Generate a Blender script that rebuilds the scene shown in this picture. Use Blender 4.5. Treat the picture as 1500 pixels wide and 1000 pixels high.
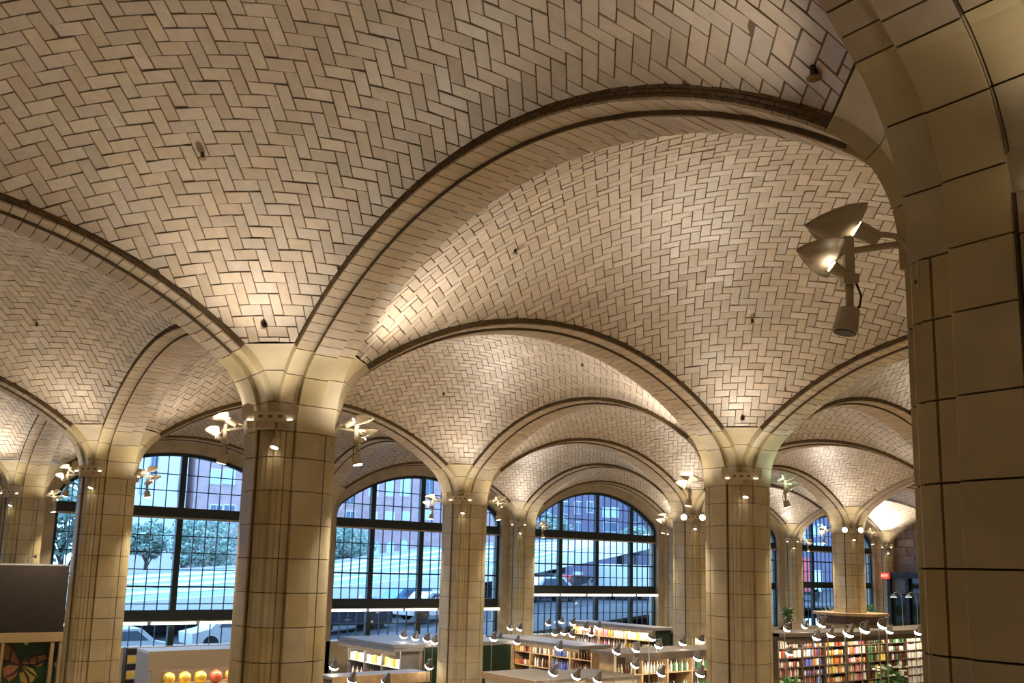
import bpy, bmesh, math, random
import numpy as np
from mathutils import Vector, Matrix
from mathutils.bvhtree import BVHTree

for o in list(bpy.data.objects): bpy.data.objects.remove(o)
scene = bpy.context.scene
COL = scene.collection
random.seed(7)

# ------------------------------------------------------------------ camera, world, exposure
S = 9.3            # bay spacing in metres: piers stand on a square grid (v, u)
ZL = 6.5           # height of the reference joint of the piers above the market floor
FPX = 1326.6
CAM = np.array([-.5326, -.2144, -.1778])          # (v, u, z) in bays
YAW, PIT, ROL, SHY = .9158, .1577, .0248, 121.0
def _basis():
    fw = np.array([math.cos(YAW)*math.cos(PIT), math.sin(YAW)*math.cos(PIT), math.sin(PIT)])
    rt = np.array([math.sin(YAW), -math.cos(YAW), 0.0]); up = np.cross(rt, fw)
    return fw, rt*math.cos(ROL)+up*math.sin(ROL), -rt*math.sin(ROL)+up*math.cos(ROL)
FW, RT, UP = _basis()
def W(v, u, z): return (v*S, u*S, ZL+z*S)
cam_d = bpy.data.cameras.new('camera'); cam = bpy.data.objects.new('camera', cam_d); COL.objects.link(cam)
cam_d.sensor_width = 36; cam_d.lens = 36*FPX/1500; cam_d.shift_y = SHY/1500
cam_d.clip_start = .05; cam_d.clip_end = 500
cam.matrix_world = Matrix([[RT[0], UP[0], -FW[0], CAM[0]*S], [RT[1], UP[1], -FW[1], CAM[1]*S],
                           [RT[2], UP[2], -FW[2], ZL+CAM[2]*S], [0, 0, 0, 1]])
scene.camera = cam
scene.view_settings.view_transform = 'Standard'; scene.view_settings.look = 'None'
scene.view_settings.gamma = 1; scene.view_settings.use_curve_mapping = False
scene.view_settings.exposure = 0.08

world = bpy.data.worlds.new('sky'); scene.world = world; world.use_nodes = True
wn = world.node_tree.nodes; wn['Background'].inputs[0].default_value = (.33, .58, 1.0, 1)
wn['Background'].inputs[1].default_value = 5.0

UPL = 140.0         # watts of one uplight on a pier
DNL = 580.0         # watts of one downlight
def ray(x, y):
    return FW + RT*(x-750)/FPX - UP*(y-500-SHY)/FPX
def at(x, y, axis, val):          # pixel -> grid point on the plane axis(0=v,1=u,2=z)=val
    d = ray(x, y); t = (val-CAM[axis])/d[axis]; return CAM+t*d
def proj(p):
    d = np.asarray(p)-CAM; z = d@FW
    return 750+FPX*(d@RT)/z, 500+SHY-FPX*(d@UP)/z, z
def zh(h): return (h-ZL)/S        # metres above the floor -> grid z

# ------------------------------------------------------------------ materials
MATS = {}
def mat(name, col, rough=.6, metal=0, spec=.5, emit=None, estr=0, noise=0, nscale=6, tint=0, bump=0, coat=0, spots=None):
    m = bpy.data.materials.new(name); m.use_nodes = True; nt = m.node_tree
    b = nt.nodes['Principled BSDF']
    b.inputs['Base Color'].default_value = (*col, 1); b.inputs['Roughness'].default_value = rough
    b.inputs['Metallic'].default_value = metal; b.inputs['Specular IOR Level'].default_value = spec
    if coat: b.inputs['Coat Weight'].default_value = coat; b.inputs['Coat Roughness'].default_value = .25
    if emit: b.inputs['Emission Color'].default_value = (*emit, 1); b.inputs['Emission Strength'].default_value = estr
    src = None
    if tint:
        at_ = nt.nodes.new('ShaderNodeAttribute'); at_.attribute_name = 'tint'
        mp = nt.nodes.new('ShaderNodeMapRange'); mp.inputs[3].default_value = 1-tint; mp.inputs[4].default_value = 1+tint
        nt.links.new(at_.outputs['Fac'], mp.inputs[0])
        hs = nt.nodes.new('ShaderNodeHueSaturation'); hs.inputs['Color'].default_value = (*col, 1)
        nt.links.new(mp.outputs[0], hs.inputs['Value'])
        mp2 = nt.nodes.new('ShaderNodeMapRange'); mp2.inputs[3].default_value = .8; mp2.inputs[4].default_value = 1.2
        fr = nt.nodes.new('ShaderNodeMath'); fr.operation = 'MULTIPLY'; fr.inputs[1].default_value = 7.31
        fr2 = nt.nodes.new('ShaderNodeMath'); fr2.operation = 'FRACT'
        nt.links.new(at_.outputs['Fac'], fr.inputs[0]); nt.links.new(fr.outputs[0], fr2.inputs[0])
        nt.links.new(fr2.outputs[0], mp2.inputs[0]); nt.links.new(mp2.outputs[0], hs.inputs['Saturation'])
        src = hs.outputs[0]
    if noise:
        tc = nt.nodes.new('ShaderNodeTexCoord'); nz = nt.nodes.new('ShaderNodeTexNoise')
        geo = nt.nodes.new('ShaderNodeNewGeometry')
        nz.inputs['Scale'].default_value = nscale; nz.inputs['Detail'].default_value = 5
        nt.links.new(geo.outputs['Position'], nz.inputs['Vector'])
        mx = nt.nodes.new('ShaderNodeMix'); mx.data_type = 'RGBA'; mx.blend_type = 'MULTIPLY'
        mx.inputs[0].default_value = 1
        if src: nt.links.new(src, mx.inputs[6])
        else: mx.inputs[6].default_value = (*col, 1)
        rm = nt.nodes.new('ShaderNodeMapRange'); rm.inputs[1].default_value = .3; rm.inputs[2].default_value = .7
        rm.inputs[3].default_value = 1-noise; rm.inputs[4].default_value = 1+noise*.6
        nt.links.new(nz.outputs['Fac'], rm.inputs[0]); nt.links.new(rm.outputs[0], mx.inputs[7]); src = mx.outputs[2]
        if bump:
            bp = nt.nodes.new('ShaderNodeBump'); bp.inputs['Strength'].default_value = bump; bp.inputs['Distance'].default_value = .01
            n2 = nt.nodes.new('ShaderNodeTexNoise'); n2.inputs['Scale'].default_value = nscale*12
            nt.links.new(geo.outputs['Position'], n2.inputs['Vector'])
            nt.links.new(n2.outputs['Fac'], bp.inputs['Height']); nt.links.new(bp.outputs[0], b.inputs['Normal'])
    if src: nt.links.new(src, b.inputs['Base Color'])
    MATS[name] = m; return m
mat('tile', (.55, .475, .385), .34, spec=.5, tint=.17, noise=.10, nscale=9, bump=.15)
mat('tile_plain', (.50, .42, .33), .5, noise=.15, nscale=5)
mat('soffit_tile', (.57, .48, .36), .5, spec=.4, tint=.12, noise=.10, nscale=9, bump=.15)
mat('mortar', (.15, .11, .07), .9)
mat('brown_edge', (.165, .11, .052), .85, tint=.2, noise=.25, nscale=14)
mat('stone', (.60, .515, .33), .55, spec=.35, tint=.06, noise=.14, nscale=3.2, bump=.12)
mat('joint', (.16, .11, .06), .9)
mat('wall_stone', (.46, .385, .27), .7, noise=.2, nscale=2)
mat('dark_brick', (.20, .155, .125), .8, tint=.2, noise=.25, nscale=4)
mat('frame', (.012, .022, .022), .45)
mat('ledge', (.45, .40, .30), .6)
mat('cream', (.66, .58, .43), .4)
mat('fixture', (.60, .52, .38), .35)
mat('dark', (.015, .014, .014), .5)
mat('grey', (.16, .15, .15), .55, noise=.1)
mat('beam_tan', (.30, .21, .10), .5); mat('grey_panel', (.026, .021, .017), .8, spec=.1, noise=.12); mat('kiosk_grey', (.26, .25, .26), .6); mat('kiosk_top_daylit', (.42, .50, .62), .6); mat('kiosk_frame_shaded', (.30, .235, .165), .6)  # kiosk: blue daylight and frame shade are put into these colours
mat('top_grey', (.20, .19, .185), .5, noise=.15)
mat('white', (.75, .73, .70), .5)
mat('wood', (.52, .36, .19), .5, noise=.2, nscale=5)
mat('dark_wood', (.10, .06, .035), .5, noise=.2)
mat('brown_top', (.16, .125, .09), .6, noise=.2)
mat('floor', (.45, .36, .25), .4, noise=.15, nscale=2)
mat('glass_dark', (.02, .035, .02), .08)
mat('dark_metal', (.16, .14, .12), .45, metal=.6); mat('metal', (.45, .45, .45), .3, metal=1)
mat('lamp_warm', (1, .9, .75), .4, emit=(1, .86, .66), estr=14)
mat('lamp_white', (1, 1, 1), .4, emit=(1, .97, .93), estr=14)
mat('lamp_soft', (1, 1, 1), .4, emit=(1, .9, .76), estr=16)
mat('lamp_green', (1, 1, 1), .4, emit=(.75, 1, .9), estr=12)
mat('tube', (1, 1, .95), .4, emit=(1, .97, .85), estr=4)
mat('added_shelf_glow', (1, 1, 1), .4, emit=(1, .88, .68), estr=45)
mat('red_glow', (.9, .08, .03), .4, emit=(1, .1, .04), estr=.7)
mat('exit_letter', (1, .8, .7), .4, emit=(1, .75, .6), estr=1.5)
mat('ext_white', (.88, .90, .90), .6); mat('ext_cyan', (.27, .40, .44), .6, noise=.1)
mat('ext_brick', (.50, .34, .34), .8, noise=.15, nscale=1.5); mat('ext_pale', (.74, .70, .72), .8, noise=.08)
mat('ext_stone', (.42, .38, .42), .8, noise=.12)
mat('ext_glass', (.10, .14, .20), .1); mat('ext_glass_lit', (.55, .75, .85), .15)  # lit panes: window light painted as a pale glass colour
mat('ramp_wall_shaded', (.045, .055, .085), .7); mat('ext_violet', (.17, .15, .22), .8, noise=.15); mat('asphalt', (.022, .022, .026), .8, noise=.2); mat('sidewalk', (.07, .07, .075), .8)
mat('leaf', (.26, .38, .30), .7, tint=.5); mat('leaf2', (.10, .26, .08), .6, tint=.5); mat('bark', (.08, .06, .05), .9)
mat('car_white', (.8, .82, .84), .25); mat('car_dark', (.03, .04, .06), .2); mat('car_blue', (.12, .30, .50), .25)
mat('car_red', (.75, .05, .05), .35); mat('tyre', (.012, .012, .012), .8)
mat('mural_green', (.008, .03, .009), .4, noise=.5, nscale=3); mat('wing_orange', (.24, .09, .03), .5, noise=.2, nscale=8)
mat('wing_yellow', (.28, .20, .04), .5); mat('wing_black', (.012, .01, .01), .5); mat('glow_green', (.25, .55, .06), .5)
mat('petal', (.85, .85, .78), .6)
PROD = []
for k, c in enumerate([(.45, .08, .04), (.75, .55, .12), (.80, .74, .62), (.10, .035, .02), (.72, .30, .06), (.13, .17, .55),
                       (.06, .22, .08), (.82, .80, .76), (.35, .16, .10), (.55, .46, .30), (.62, .16, .22), (.25, .30, .10)]):
    PROD.append(mat('product_%d' % k, c, .3))
mat('gold', (.75, .52, .08), .25, metal=.6)
gm = bpy.data.materials.new('glass'); gm.use_nodes = True; nt = gm.node_tree; nt.nodes.clear()
o_ = nt.nodes.new('ShaderNodeOutputMaterial'); mx = nt.nodes.new('ShaderNodeMixShader'); tr = nt.nodes.new('ShaderNodeBsdfTransparent')
gl = nt.nodes.new('ShaderNodeBsdfGlossy'); gl.inputs['Roughness'].default_value = .03; tr.inputs[0].default_value = (.93, .97, .98, 1)
lw = nt.nodes.new('ShaderNodeLayerWeight'); pw = nt.nodes.new('ShaderNodeMath'); pw.operation = 'POWER'; pw.inputs[1].default_value = 4.5
ma = nt.nodes.new('ShaderNodeMath'); ma.operation = 'MULTIPLY_ADD'; ma.inputs[1].default_value = .55; ma.inputs[2].default_value = .025
nt.links.new(lw.outputs['Facing'], pw.inputs[0]); nt.links.new(pw.outputs[0], ma.inputs[0]); nt.links.new(ma.outputs[0], mx.inputs[0]); nt.links.new(tr.outputs[0], mx.inputs[1]); nt.links.new(gl.outputs[0], mx.inputs[2])
nt.links.new(mx.outputs[0], o_.inputs[0]); MATS['glass'] = gm

# ------------------------------------------------------------------ object helpers
def mesh(name, vs, fs, m, smooth=False, tints=None):
    me = bpy.data.meshes.new(name); me.from_pydata([tuple(v) for v in vs], [], fs)
    if isinstance(m, str): m = MATS[m]
    me.materials.append(m)
    if smooth: me.polygons.foreach_set('use_smooth', [True]*len(me.polygons))
    if tints is not None:
        a = me.attributes.new('tint', 'FLOAT', 'FACE'); a.data.foreach_set('value', np.asarray(tints, dtype=np.float32))
    me.update(); return me
def link(name, data, parent=None, loc=None):
    o = bpy.data.objects.new(name, data); COL.objects.link(o)
    if parent: o.parent = parent
    if loc is not None: o.location = loc
    return o
def obj(name, vs, fs, m, parent=None, smooth=False, tints=None):
    return link(name, mesh(name, vs, fs, m, smooth, tints), parent)
def tag(o, label, cat=None, group=None, kind=None):
    o['label'] = label
    if cat: o['category'] = cat
    if group: o['group'] = group
    if kind: o['kind'] = kind
    return o
def empty(name, loc=(0, 0, 0), rz=0):
    o = bpy.data.objects.new(name, None); COL.objects.link(o); o.location = loc; o.rotation_euler = (0, 0, rz)
    o.empty_display_size = .1; return o
class MB:                          # collects shapes that end up as ONE mesh
    def __init__(s): s.v = []; s.f = []; s.t = []
    def add(s, vs, fs, tint=.5):
        n = len(s.v); s.v += [tuple(p) for p in vs]; s.f += [tuple(i+n for i in f) for f in fs]; s.t += [tint]*len(fs); return s
    def box(s, x0, x1, y0, y1, z0, z1, tint=.5):
        return s.add([(x0,y0,z0),(x1,y0,z0),(x1,y1,z0),(x0,y1,z0),(x0,y0,z1),(x1,y0,z1),(x1,y1,z1),(x0,y1,z1)],
                     [(3,2,1,0),(4,5,6,7),(0,1,5,4),(1,2,6,5),(2,3,7,6),(3,0,4,7)], tint)
    def cyl(s, p0, p1, r0, r1=None, n=10, caps=True, tint=.5):
        r1 = r0 if r1 is None else r1; p0 = Vector(p0); p1 = Vector(p1); d = (p1-p0).normalized()
        a = d.orthogonal().normalized(); b = d.cross(a); vs = []
        for p, r in ((p0, r0), (p1, r1)):
            for k in range(n):
                t = 2*math.pi*k/n; vs.append(p+a*(r*math.cos(t))+b*(r*math.sin(t)))
        fs = [(k, (k+1) % n, n+(k+1) % n, n+k) for k in range(n)]
        if caps: fs += [tuple(range(n-1, -1, -1)), tuple(range(n, 2*n))]
        return s.add(vs, fs, tint)
    def tube(s, pts, r, n=8):
        pts = [Vector(p) for p in pts]; vs = []; up = None
        for i, p in enumerate(pts):
            d = (pts[min(i+1, len(pts)-1)]-pts[max(i-1, 0)]).normalized()
            a = d.orthogonal().normalized() if up is None else (up-d*up.dot(d)).normalized()
            up = a; b = d.cross(a)
            for k in range(n):
                t = 2*math.pi*k/n; vs.append(p+a*(r*math.cos(t))+b*(r*math.sin(t)))
        fs = [(i*n+k, i*n+(k+1) % n, (i+1)*n+(k+1) % n, (i+1)*n+k) for i in range(len(pts)-1) for k in range(n)]
        fs += [tuple(range(n-1, -1, -1)), tuple(range((len(pts)-1)*n, len(pts)*n))]
        return s.add(vs, fs)
    def lathe(s, prof, n=10, c=(0, 0, 0)):
        vs = []
        for r, z in prof:
            for k in range(n): t = 2*math.pi*k/n; vs.append((c[0]+r*math.cos(t), c[1]+r*math.sin(t), c[2]+z))
        m = len(prof); fs = [(i*n+k, i*n+(k+1) % n, (i+1)*n+(k+1) % n, (i+1)*n+k) for i in range(m-1) for k in range(n)]
        fs += [tuple(range(n-1, -1, -1)), tuple(range((m-1)*n, m*n))]
        return s.add(vs, fs)
    def mesh(s, name, m, smooth=False): return mesh(name, s.v, s.f, m, smooth, s.t)
    def build(s, name, m, parent=None, smooth=False, loc=None): return link(name, s.mesh(name, m, smooth), parent, loc)
def box_obj(name, x0, x1, y0, y1, z0, z1, m, parent=None): return MB().box(x0, x1, y0, y1, z0, z1).build(name, m, parent)
def gbox(name, v0, v1, u0, u1, z0, z1, m, parent=None):      # box given in bays
    a = W(v0, u0, z0); b = W(v1, u1, z1); return box_obj(name, a[0], b[0], a[1], b[1], a[2], b[2], m, parent)
def copy_tree(o, parent=None):
    c = o.copy(); COL.objects.link(c); c.parent = parent
    for ch in list(o.children): copy_tree(ch, c)
    return c

# ------------------------------------------------------------------ the curve shared by piers and arches (units: bays)
P_, Q_, WB, D1, D2 = .058, .0175, .043, .005, .016      # half pier, half soffit, half arch, band step, edge step
ZS, R2, ANG = .012, .112, math.radians(53)
X0 = P_+R2*(1-math.cos(ANG)); Z0 = ZS+R2*math.sin(ANG); PHI = math.pi/2-ANG
RB = (.5-X0)/math.sin(PHI); ZC = Z0-RB*math.cos(PHI)     # big arc
RHO = math.hypot(RB+D2, .5-WB)                            # sail vault: sphere through the arch edges
def cap(a, d): return (P_+R2-(R2+d)*math.cos(a), ZS+(R2+d)*math.sin(a))      # springing arc, a = 0..ANG
def big(a, d): return (.5-(RB+d)*math.sin(a), ZC+(RB+d)*math.cos(a))         # a = PHI .. -PHI
def arm(node, k, t, s, z):      # point t along arm k (0:+v 1:+u 2:-v 3:-u) of a node, s to its left
    v, u = node; c, n = [(1, 0), (0, 1), (-1, 0), (0, -1)][k], [(0, 1), (-1, 0), (0, -1), (1, 0)][k]
    return W(v+c[0]*t+n[0]*s, u+c[1]*t+n[1]*s, z)

# ------------------------------------------------------------------ walls, floor (large structure)
def struct(o, label): o['kind'] = 'structure'; o['label'] = label; return o
struct(gbox('floor', -1.1, 5.1, -1.1, 3.1, -ZL/S-.02, -ZL/S, 'floor'), 'brown market floor far below the vaults')
struct(gbox('ceiling', -1.12, 5.1, -1.12, 3.1, .44, .46, 'wall_stone'), 'unseen roof slab added above the vaults to keep sky light out')  # added only to stop sky light leaking past the vaults
struct(gbox('wall_back', -1.12, -1.06, -1.1, 3.1, -ZL/S, .5, 'wall_stone'), 'plain stone wall behind the viewer')
struct(gbox('wall_near', -1.1, 5.1, -1.12, -1.06, -ZL/S, .5, 'wall_stone'), 'plain stone wall on the near side of the hall')

# end wall of dark stone blocks: the wall core with blocks laid proud of it
we = struct(gbox('wall_end', 5.03, 5.10, -1.1, 3.1, -ZL/S, .5, 'joint'), 'dark brown stone block wall at the far right end')
bm_ = MB(); zz = -ZL/S; r = 0
while zz < .34:
    h = .055; u = -1.1-(r % 2)*.055
    while u < 3.1:
        if u > 1.6:
            bx = MB(); a = W(5.022, max(u+.0015, -1.1), zz+.0015); b = W(5.032, min(u+.1085, 3.1), zz+h-.0015)
            bx.box(a[0], b[0], a[1], b[1], a[2], b[2], random.random())
            if 2.2 < u < 2.97 and -.30 < zz < .26: bx.build('stone_block', 'dark_brick', we)
            else: bm_.add(bx.v, bx.f, random.random())
        u += .11
    zz += h; r += 1
o = bm_.build('block_field', 'dark_brick', we); o['kind'] = 'stuff'

# ------------------------------------------------------------------ coarse geometry for choosing which tiles show
NODES = [(v, u) for u in range(-1, 4) for v in range(-1, 6)]
BV = []; BF = []
def bvh_add(vs, fs):
    n = len(BV); BV.extend([tuple(v) for v in vs]); BF.extend([tuple(i+n for i in f) for f in fs])
def strip(rows): # rows of equal length -> grid faces
    m = len(rows[0]); vs = [p for r in rows for p in r]
    fs = [(i*m+j, i*m+j+1, (i+1)*m+j+1, (i+1)*m+j) for i in range(len(rows)-1) for j in range(m-1)]
    return vs, fs
ARC_N = 26
def arch_core(A, k, dd=.0012):     # swept profile of one whole arch, from node A along arm k
    prof = [(WB-.0008, .03), (WB-.0008, D1+dd), (Q_, D1+dd), (Q_, dd), (-Q_, dd), (-Q_, D1+dd), (-WB+.0008, D1+dd), (-WB+.0008, .03)]
    rows = []
    for i in range(ARC_N+1):
        a = PHI-2*PHI*i/ARC_N
        rows.append([arm(A, k, *(lambda q: (q[0], s, q[1]))(big(a, d))) for s, d in prof])
    return strip(rows)
ARCHES = []
for v in range(-1, 6):
    for u in range(-1, 4):
        if v < 5: ARCHES.append(((v, u), 0))
        if u < 3: ARCHES.append(((v, u), 1))
for A, k in ARCHES: bvh_add(*arch_core(A, k))
def dome_z(x, y): return ZC+math.sqrt(max(RHO*RHO-x*x-y*y, 0))
HB = .5-WB
CORNER = HB+(.5-cap(ANG, D2)[0])       # |x|+|y| limit where the stone pendentive begins
def dome_grid(j, i, off=.0016, n=28):
    rows = []
    for a in range(n+1):
        row = []
        for b in range(n+1):
            x = -HB+2*HB*a/n; y = -HB+2*HB*b/n
            s = abs(x)+abs(y)
            if s > CORNER: x *= CORNER/s; y *= CORNER/s
            row.append(W(j+.5+x, i+.5+y, dome_z(x, y)+off))
        rows.append(row)
    vs, fs = strip(rows); return vs, [tuple(reversed(f)) for f in fs]
BAYS = [(j, i) for i in range(-1, 3) for j in range(-1, 5)]
for j, i in BAYS: bvh_add(*dome_grid(j, i, n=12))
for v, u in NODES:
    a = W(v-.05, u-.05, -.7); b = W(v+.05, u+.05, .02); m_ = MB().box(a[0], b[0], a[1], b[1], a[2], b[2]); bvh_add(m_.v, m_.f)
BVH = BVHTree.FromPolygons(BV, BF); CW = Vector(W(*CAM))
def seen(p, tol=.12):
    d = Vector(p)-CW; L = d.length; h = BVH.ray_cast(CW, d/L, L+1)
    return h[3] is None or h[3] > L-tol
def inframe(g, m=0):
    x, y, z = proj(g); return z > .03 and -m < x < 1500+m and -m < y < 1000+m

# ------------------------------------------------------------------ vaults of herringbone tile
TL = .0325; TW = TL/2
def clip(poly, nx, ny, c):
    out = []
    for k in range(len(poly)):
        p, q = poly[k], poly[(k+1) % len(poly)]
        dp = nx*p[0]+ny*p[1]-c; dq = nx*q[0]+ny*q[1]-c
        if dp <= 0: out.append(p)
        if (dp < 0 < dq) or (dq < 0 < dp):
            t = dp/(dp-dq); out.append((p[0]+(q[0]-p[0])*t, p[1]+(q[1]-p[1])*t))
    return out
PLANES = [(1, 0, HB-.0006), (-1, 0, HB-.0006), (0, 1, HB-.0006), (0, -1, HB-.0006)] + \
         [(sx, sy, CORNER-.001) for sx in (1, -1) for sy in (1, -1)]
R45 = math.sqrt(.5)
def herringbone():
    out = []; n = int(.75/TW)+3; g = .00085
    def mp(a, b):
        x = (a-b)*R45; y = (a+b)*R45; r_ = math.hypot(x, y)
        if r_ < 1e-9: return (0, 0)
        th = r_/RHO
        if th > 1.2: return None
        k = RHO*math.sin(th)/r_; return (x*k, y*k)
    for X in range(-n, n):
        for Y in range(-n, n):
            m4 = (X-Y) % 4
            if m4 == 0: x0, x1, y0, y1, vert = X*TW+g, (X+2)*TW-g, Y*TW+g, (Y+1)*TW-g, 0
            elif m4 == 3: x0, x1, y0, y1, vert = X*TW+g, (X+1)*TW-g, Y*TW+g, (Y+2)*TW-g, 1
            else: continue
            pts = [mp(x0, y0), mp(x1, y0), mp(x1, y1), mp(x0, y1)]
            if any(p is None for p in pts): continue
            poly = pts
            for pl in PLANES:
                poly = clip(poly, *pl)
                if len(poly) < 3: break
            if len(poly) < 3: continue
            ar = abs(sum(poly[k][0]*poly[(k+1) % len(poly)][1]-poly[(k+1) % len(poly)][0]*poly[k][1] for k in range(len(poly))))/2
            if ar < .00001: continue
            out.append((poly, vert))
    return out
HERR = herringbone()
def tile_shape(poly, j, i, rnd):
    cx = sum(p[0] for p in poly)/len(poly); cy = sum(p[1] for p in poly)/len(poly); cz = dome_z(cx, cy)
    nx, ny, nz = cx, cy, cz-ZC
    gx = -nx/nz+rnd.gauss(0, .02); gy = -ny/nz+rnd.gauss(0, .02); dz = rnd.gauss(0, .00025)
    bot = [W(j+.5+x, i+.5+y, cz+gx*(x-cx)+gy*(y-cy)+dz) for x, y in poly]
    L = math.sqrt(nx*nx+ny*ny+nz*nz); off = (nx/L*.003*S, ny/L*.003*S, nz/L*.003*S)
    top = [(p[0]+off[0], p[1]+off[1], p[2]+off[2]) for p in bot]; n = len(poly)
    vs = bot+top; fs = [tuple(range(n-1, -1, -1))]+[(k, (k+1) % n, n+(k+1) % n, n+k) for k in range(n)]
    return vs, fs, (j+.5+cx, i+.5+cy, cz)
VAULT_LABEL = {
 (-1, 0): 'large tan herringbone tile vault overhead, filling the top left', (0, 0): 'herringbone tile vault behind the big arch from the near right pier',
 (-1, 1): 'striped herringbone vault at the left edge under the left arch', (0, 1): 'glittering herringbone vault right of the big left pier',
 (1, 1): 'herringbone vault between the slim middle pier and the right pier with twin lamps', (1, 0): 'herringbone vault seen right of the pier with the green lamp',
 (-1, 2): 'vault corner with a bright lamp glow at the far left edge', (0, 2): 'window bay vault behind the big left pier', (1, 2): 'window bay vault above the middle window',
 (2, 2): 'window bay vault above the rightmost wide arched window', (3, 2): 'small far vault above the window with red outside', (4, 2): 'far corner vault burnt out by a bright lamp',
 (2, 1): 'far herringbone vault left of the far right pier', (3, 1): 'far herringbone vault over the far right pier', (4, 1): 'far end vault against the dark block wall',
 (-1, -1): 'sliver of tile vault at the top right corner', (2, 0): 'far vault mostly hidden by the near right pier'}
TILED = [b for b in BAYS if b in VAULT_LABEL]
NEAR = {(-1, 0): 300, (0, 0): 300, (-1, 1): 300, (0, 1): 300}
for j, i in BAYS:
    tiled = (j, i) in TILED
    vs, fs = dome_grid(j, i)
    c = obj('ceiling', vs, fs, 'mortar' if tiled else 'tile_plain')
    struct(c, VAULT_LABEL.get((j, i), 'vault out of view behind the near piers'))
    if not tiled: continue
    rnd = random.Random(100+j*17+i*31)
    items = []
    for poly, vert in HERR:
        vs, fs, g = tile_shape(poly, j, i, rnd)
        items.append((vs, fs, min(1, max(0, rnd.gauss(.44+.16*vert, .2))), g))  # vertical tiles paler: the way they reflect is put into the tint
    chosen = set()
    if (j, i) in NEAR:
        sc = []
        for k, (vs, fs, t, g) in enumerate(items):
            if inframe(g, 10):
                n = len(vs)//2
                q = [proj(((p[0])/S, p[1]/S, (p[2]-ZL)/S))[:2] for p in vs[:n]]
                ar = abs(sum(q[a][0]*q[(a+1) % n][1]-q[(a+1) % n][0]*q[a][1] for a in range(n)))/2
                sc.append((ar, k))
        sc.sort(reverse=True)
        for ar, k in sc:
            if ar < 50 or len(chosen) >= NEAR[(j, i)]: break
            if seen(W(*items[k][3])): chosen.add(k)
    rest = MB()
    for k, (vs, fs, t, g) in enumerate(items):
        if k in chosen: obj('tile', vs, fs, 'tile', c, tints=[t]*len(fs))
        else: rest.add(vs, fs, t)
    o = rest.build('tile_field', 'tile', c); o['kind'] = 'stuff'

# ------------------------------------------------------------------ arches
def seg_box(A, k, a0, a1, s0, s1, d0, d1, jit=0, n=1):
    # block on the big arc between angles, side offsets and depths
    vs = []
    for a in (a0, a1):
        for d in (d0, d1):
            for s in (s0, s1):
                t, z = big(a, d+jit); vs.append(arm(A, k, t, s, z))
    return vs, [(0, 1, 5, 4), (2, 6, 7, 3), (0, 4, 6, 2), (1, 3, 7, 5), (0, 2, 3, 1), (4, 5, 7, 6)]
ARCH_LABEL = {
 ((0, 0), 1): ('broad tiled arch from the big left pier to the near right pier', 1),
 ((0, 1), 0): ('tiled arch from the big left pier to the pier with the green lamp', 1),
 ((-1, 1), 0): ('tiled arch rising from the big left pier to the left edge', 1),
 ((-1, 0), 0): ('wide tiled arch springing from the near right pier at the top right', 1),
 ((0, 1), 1): ('short tiled arch between the big left pier and the far left pier', 1),
 ((0, 2), 0): ('tiled arch behind the big left pier to the slim middle pier', 0),
 ((1, 1), 1): ('tiled arch from the slim middle pier to the pier with the green lamp', 0),
 ((1, 0), 1): ('greenish lit tiled arch right of the pier with the green lamp', 1),
 ((-1, 2), 0): ('thin tiled arch at the left edge below the striped vault', 0),
 ((1, 2), 0): ('tiled arch from the slim middle pier to the pier with twin lamps', 0),
 ((2, 1), 1): ('tiled arch behind the pier with the green lamp', 0),
 ((1, 1), 0): ('long tiled arch curving right from the pier with the green lamp behind the near pier', 0),
 ((0, 3), 0): ('stone-edged arch above the left window', 0), ((1, 3), 0): ('stone-edged arch above the middle window', 0),
 ((2, 3), 0): ('stone-edged arch above the rightmost wide window', 0), ((3, 3), 0): ('small far wall arch hidden behind the right piers', 0),
 ((4, 3), 0): ('far wall arch above the window with red outside', 0), ((-1, 3), 0): ('wall arch at the far left edge', 0),
 ((2, 2), 0): ('far arch between the twin-lamp pier and the far right pier', 0), ((3, 2), 0): ('far arch to the right of the far right pier', 0),
 ((4, 2), 0): ('last arch against the dark end wall', 0), ((1, 2), 1): ('arch from the slim middle pier to the window wall', 0),
 ((0, 2), 1): ('arch from the far left pier to the window wall', 0), ((2, 2), 1): ('arch from the twin-lamp pier to the window wall', 0),
 ((3, 2), 1): ('arch from the far right pier to the window wall', 0)}
NROW = 52
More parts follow.
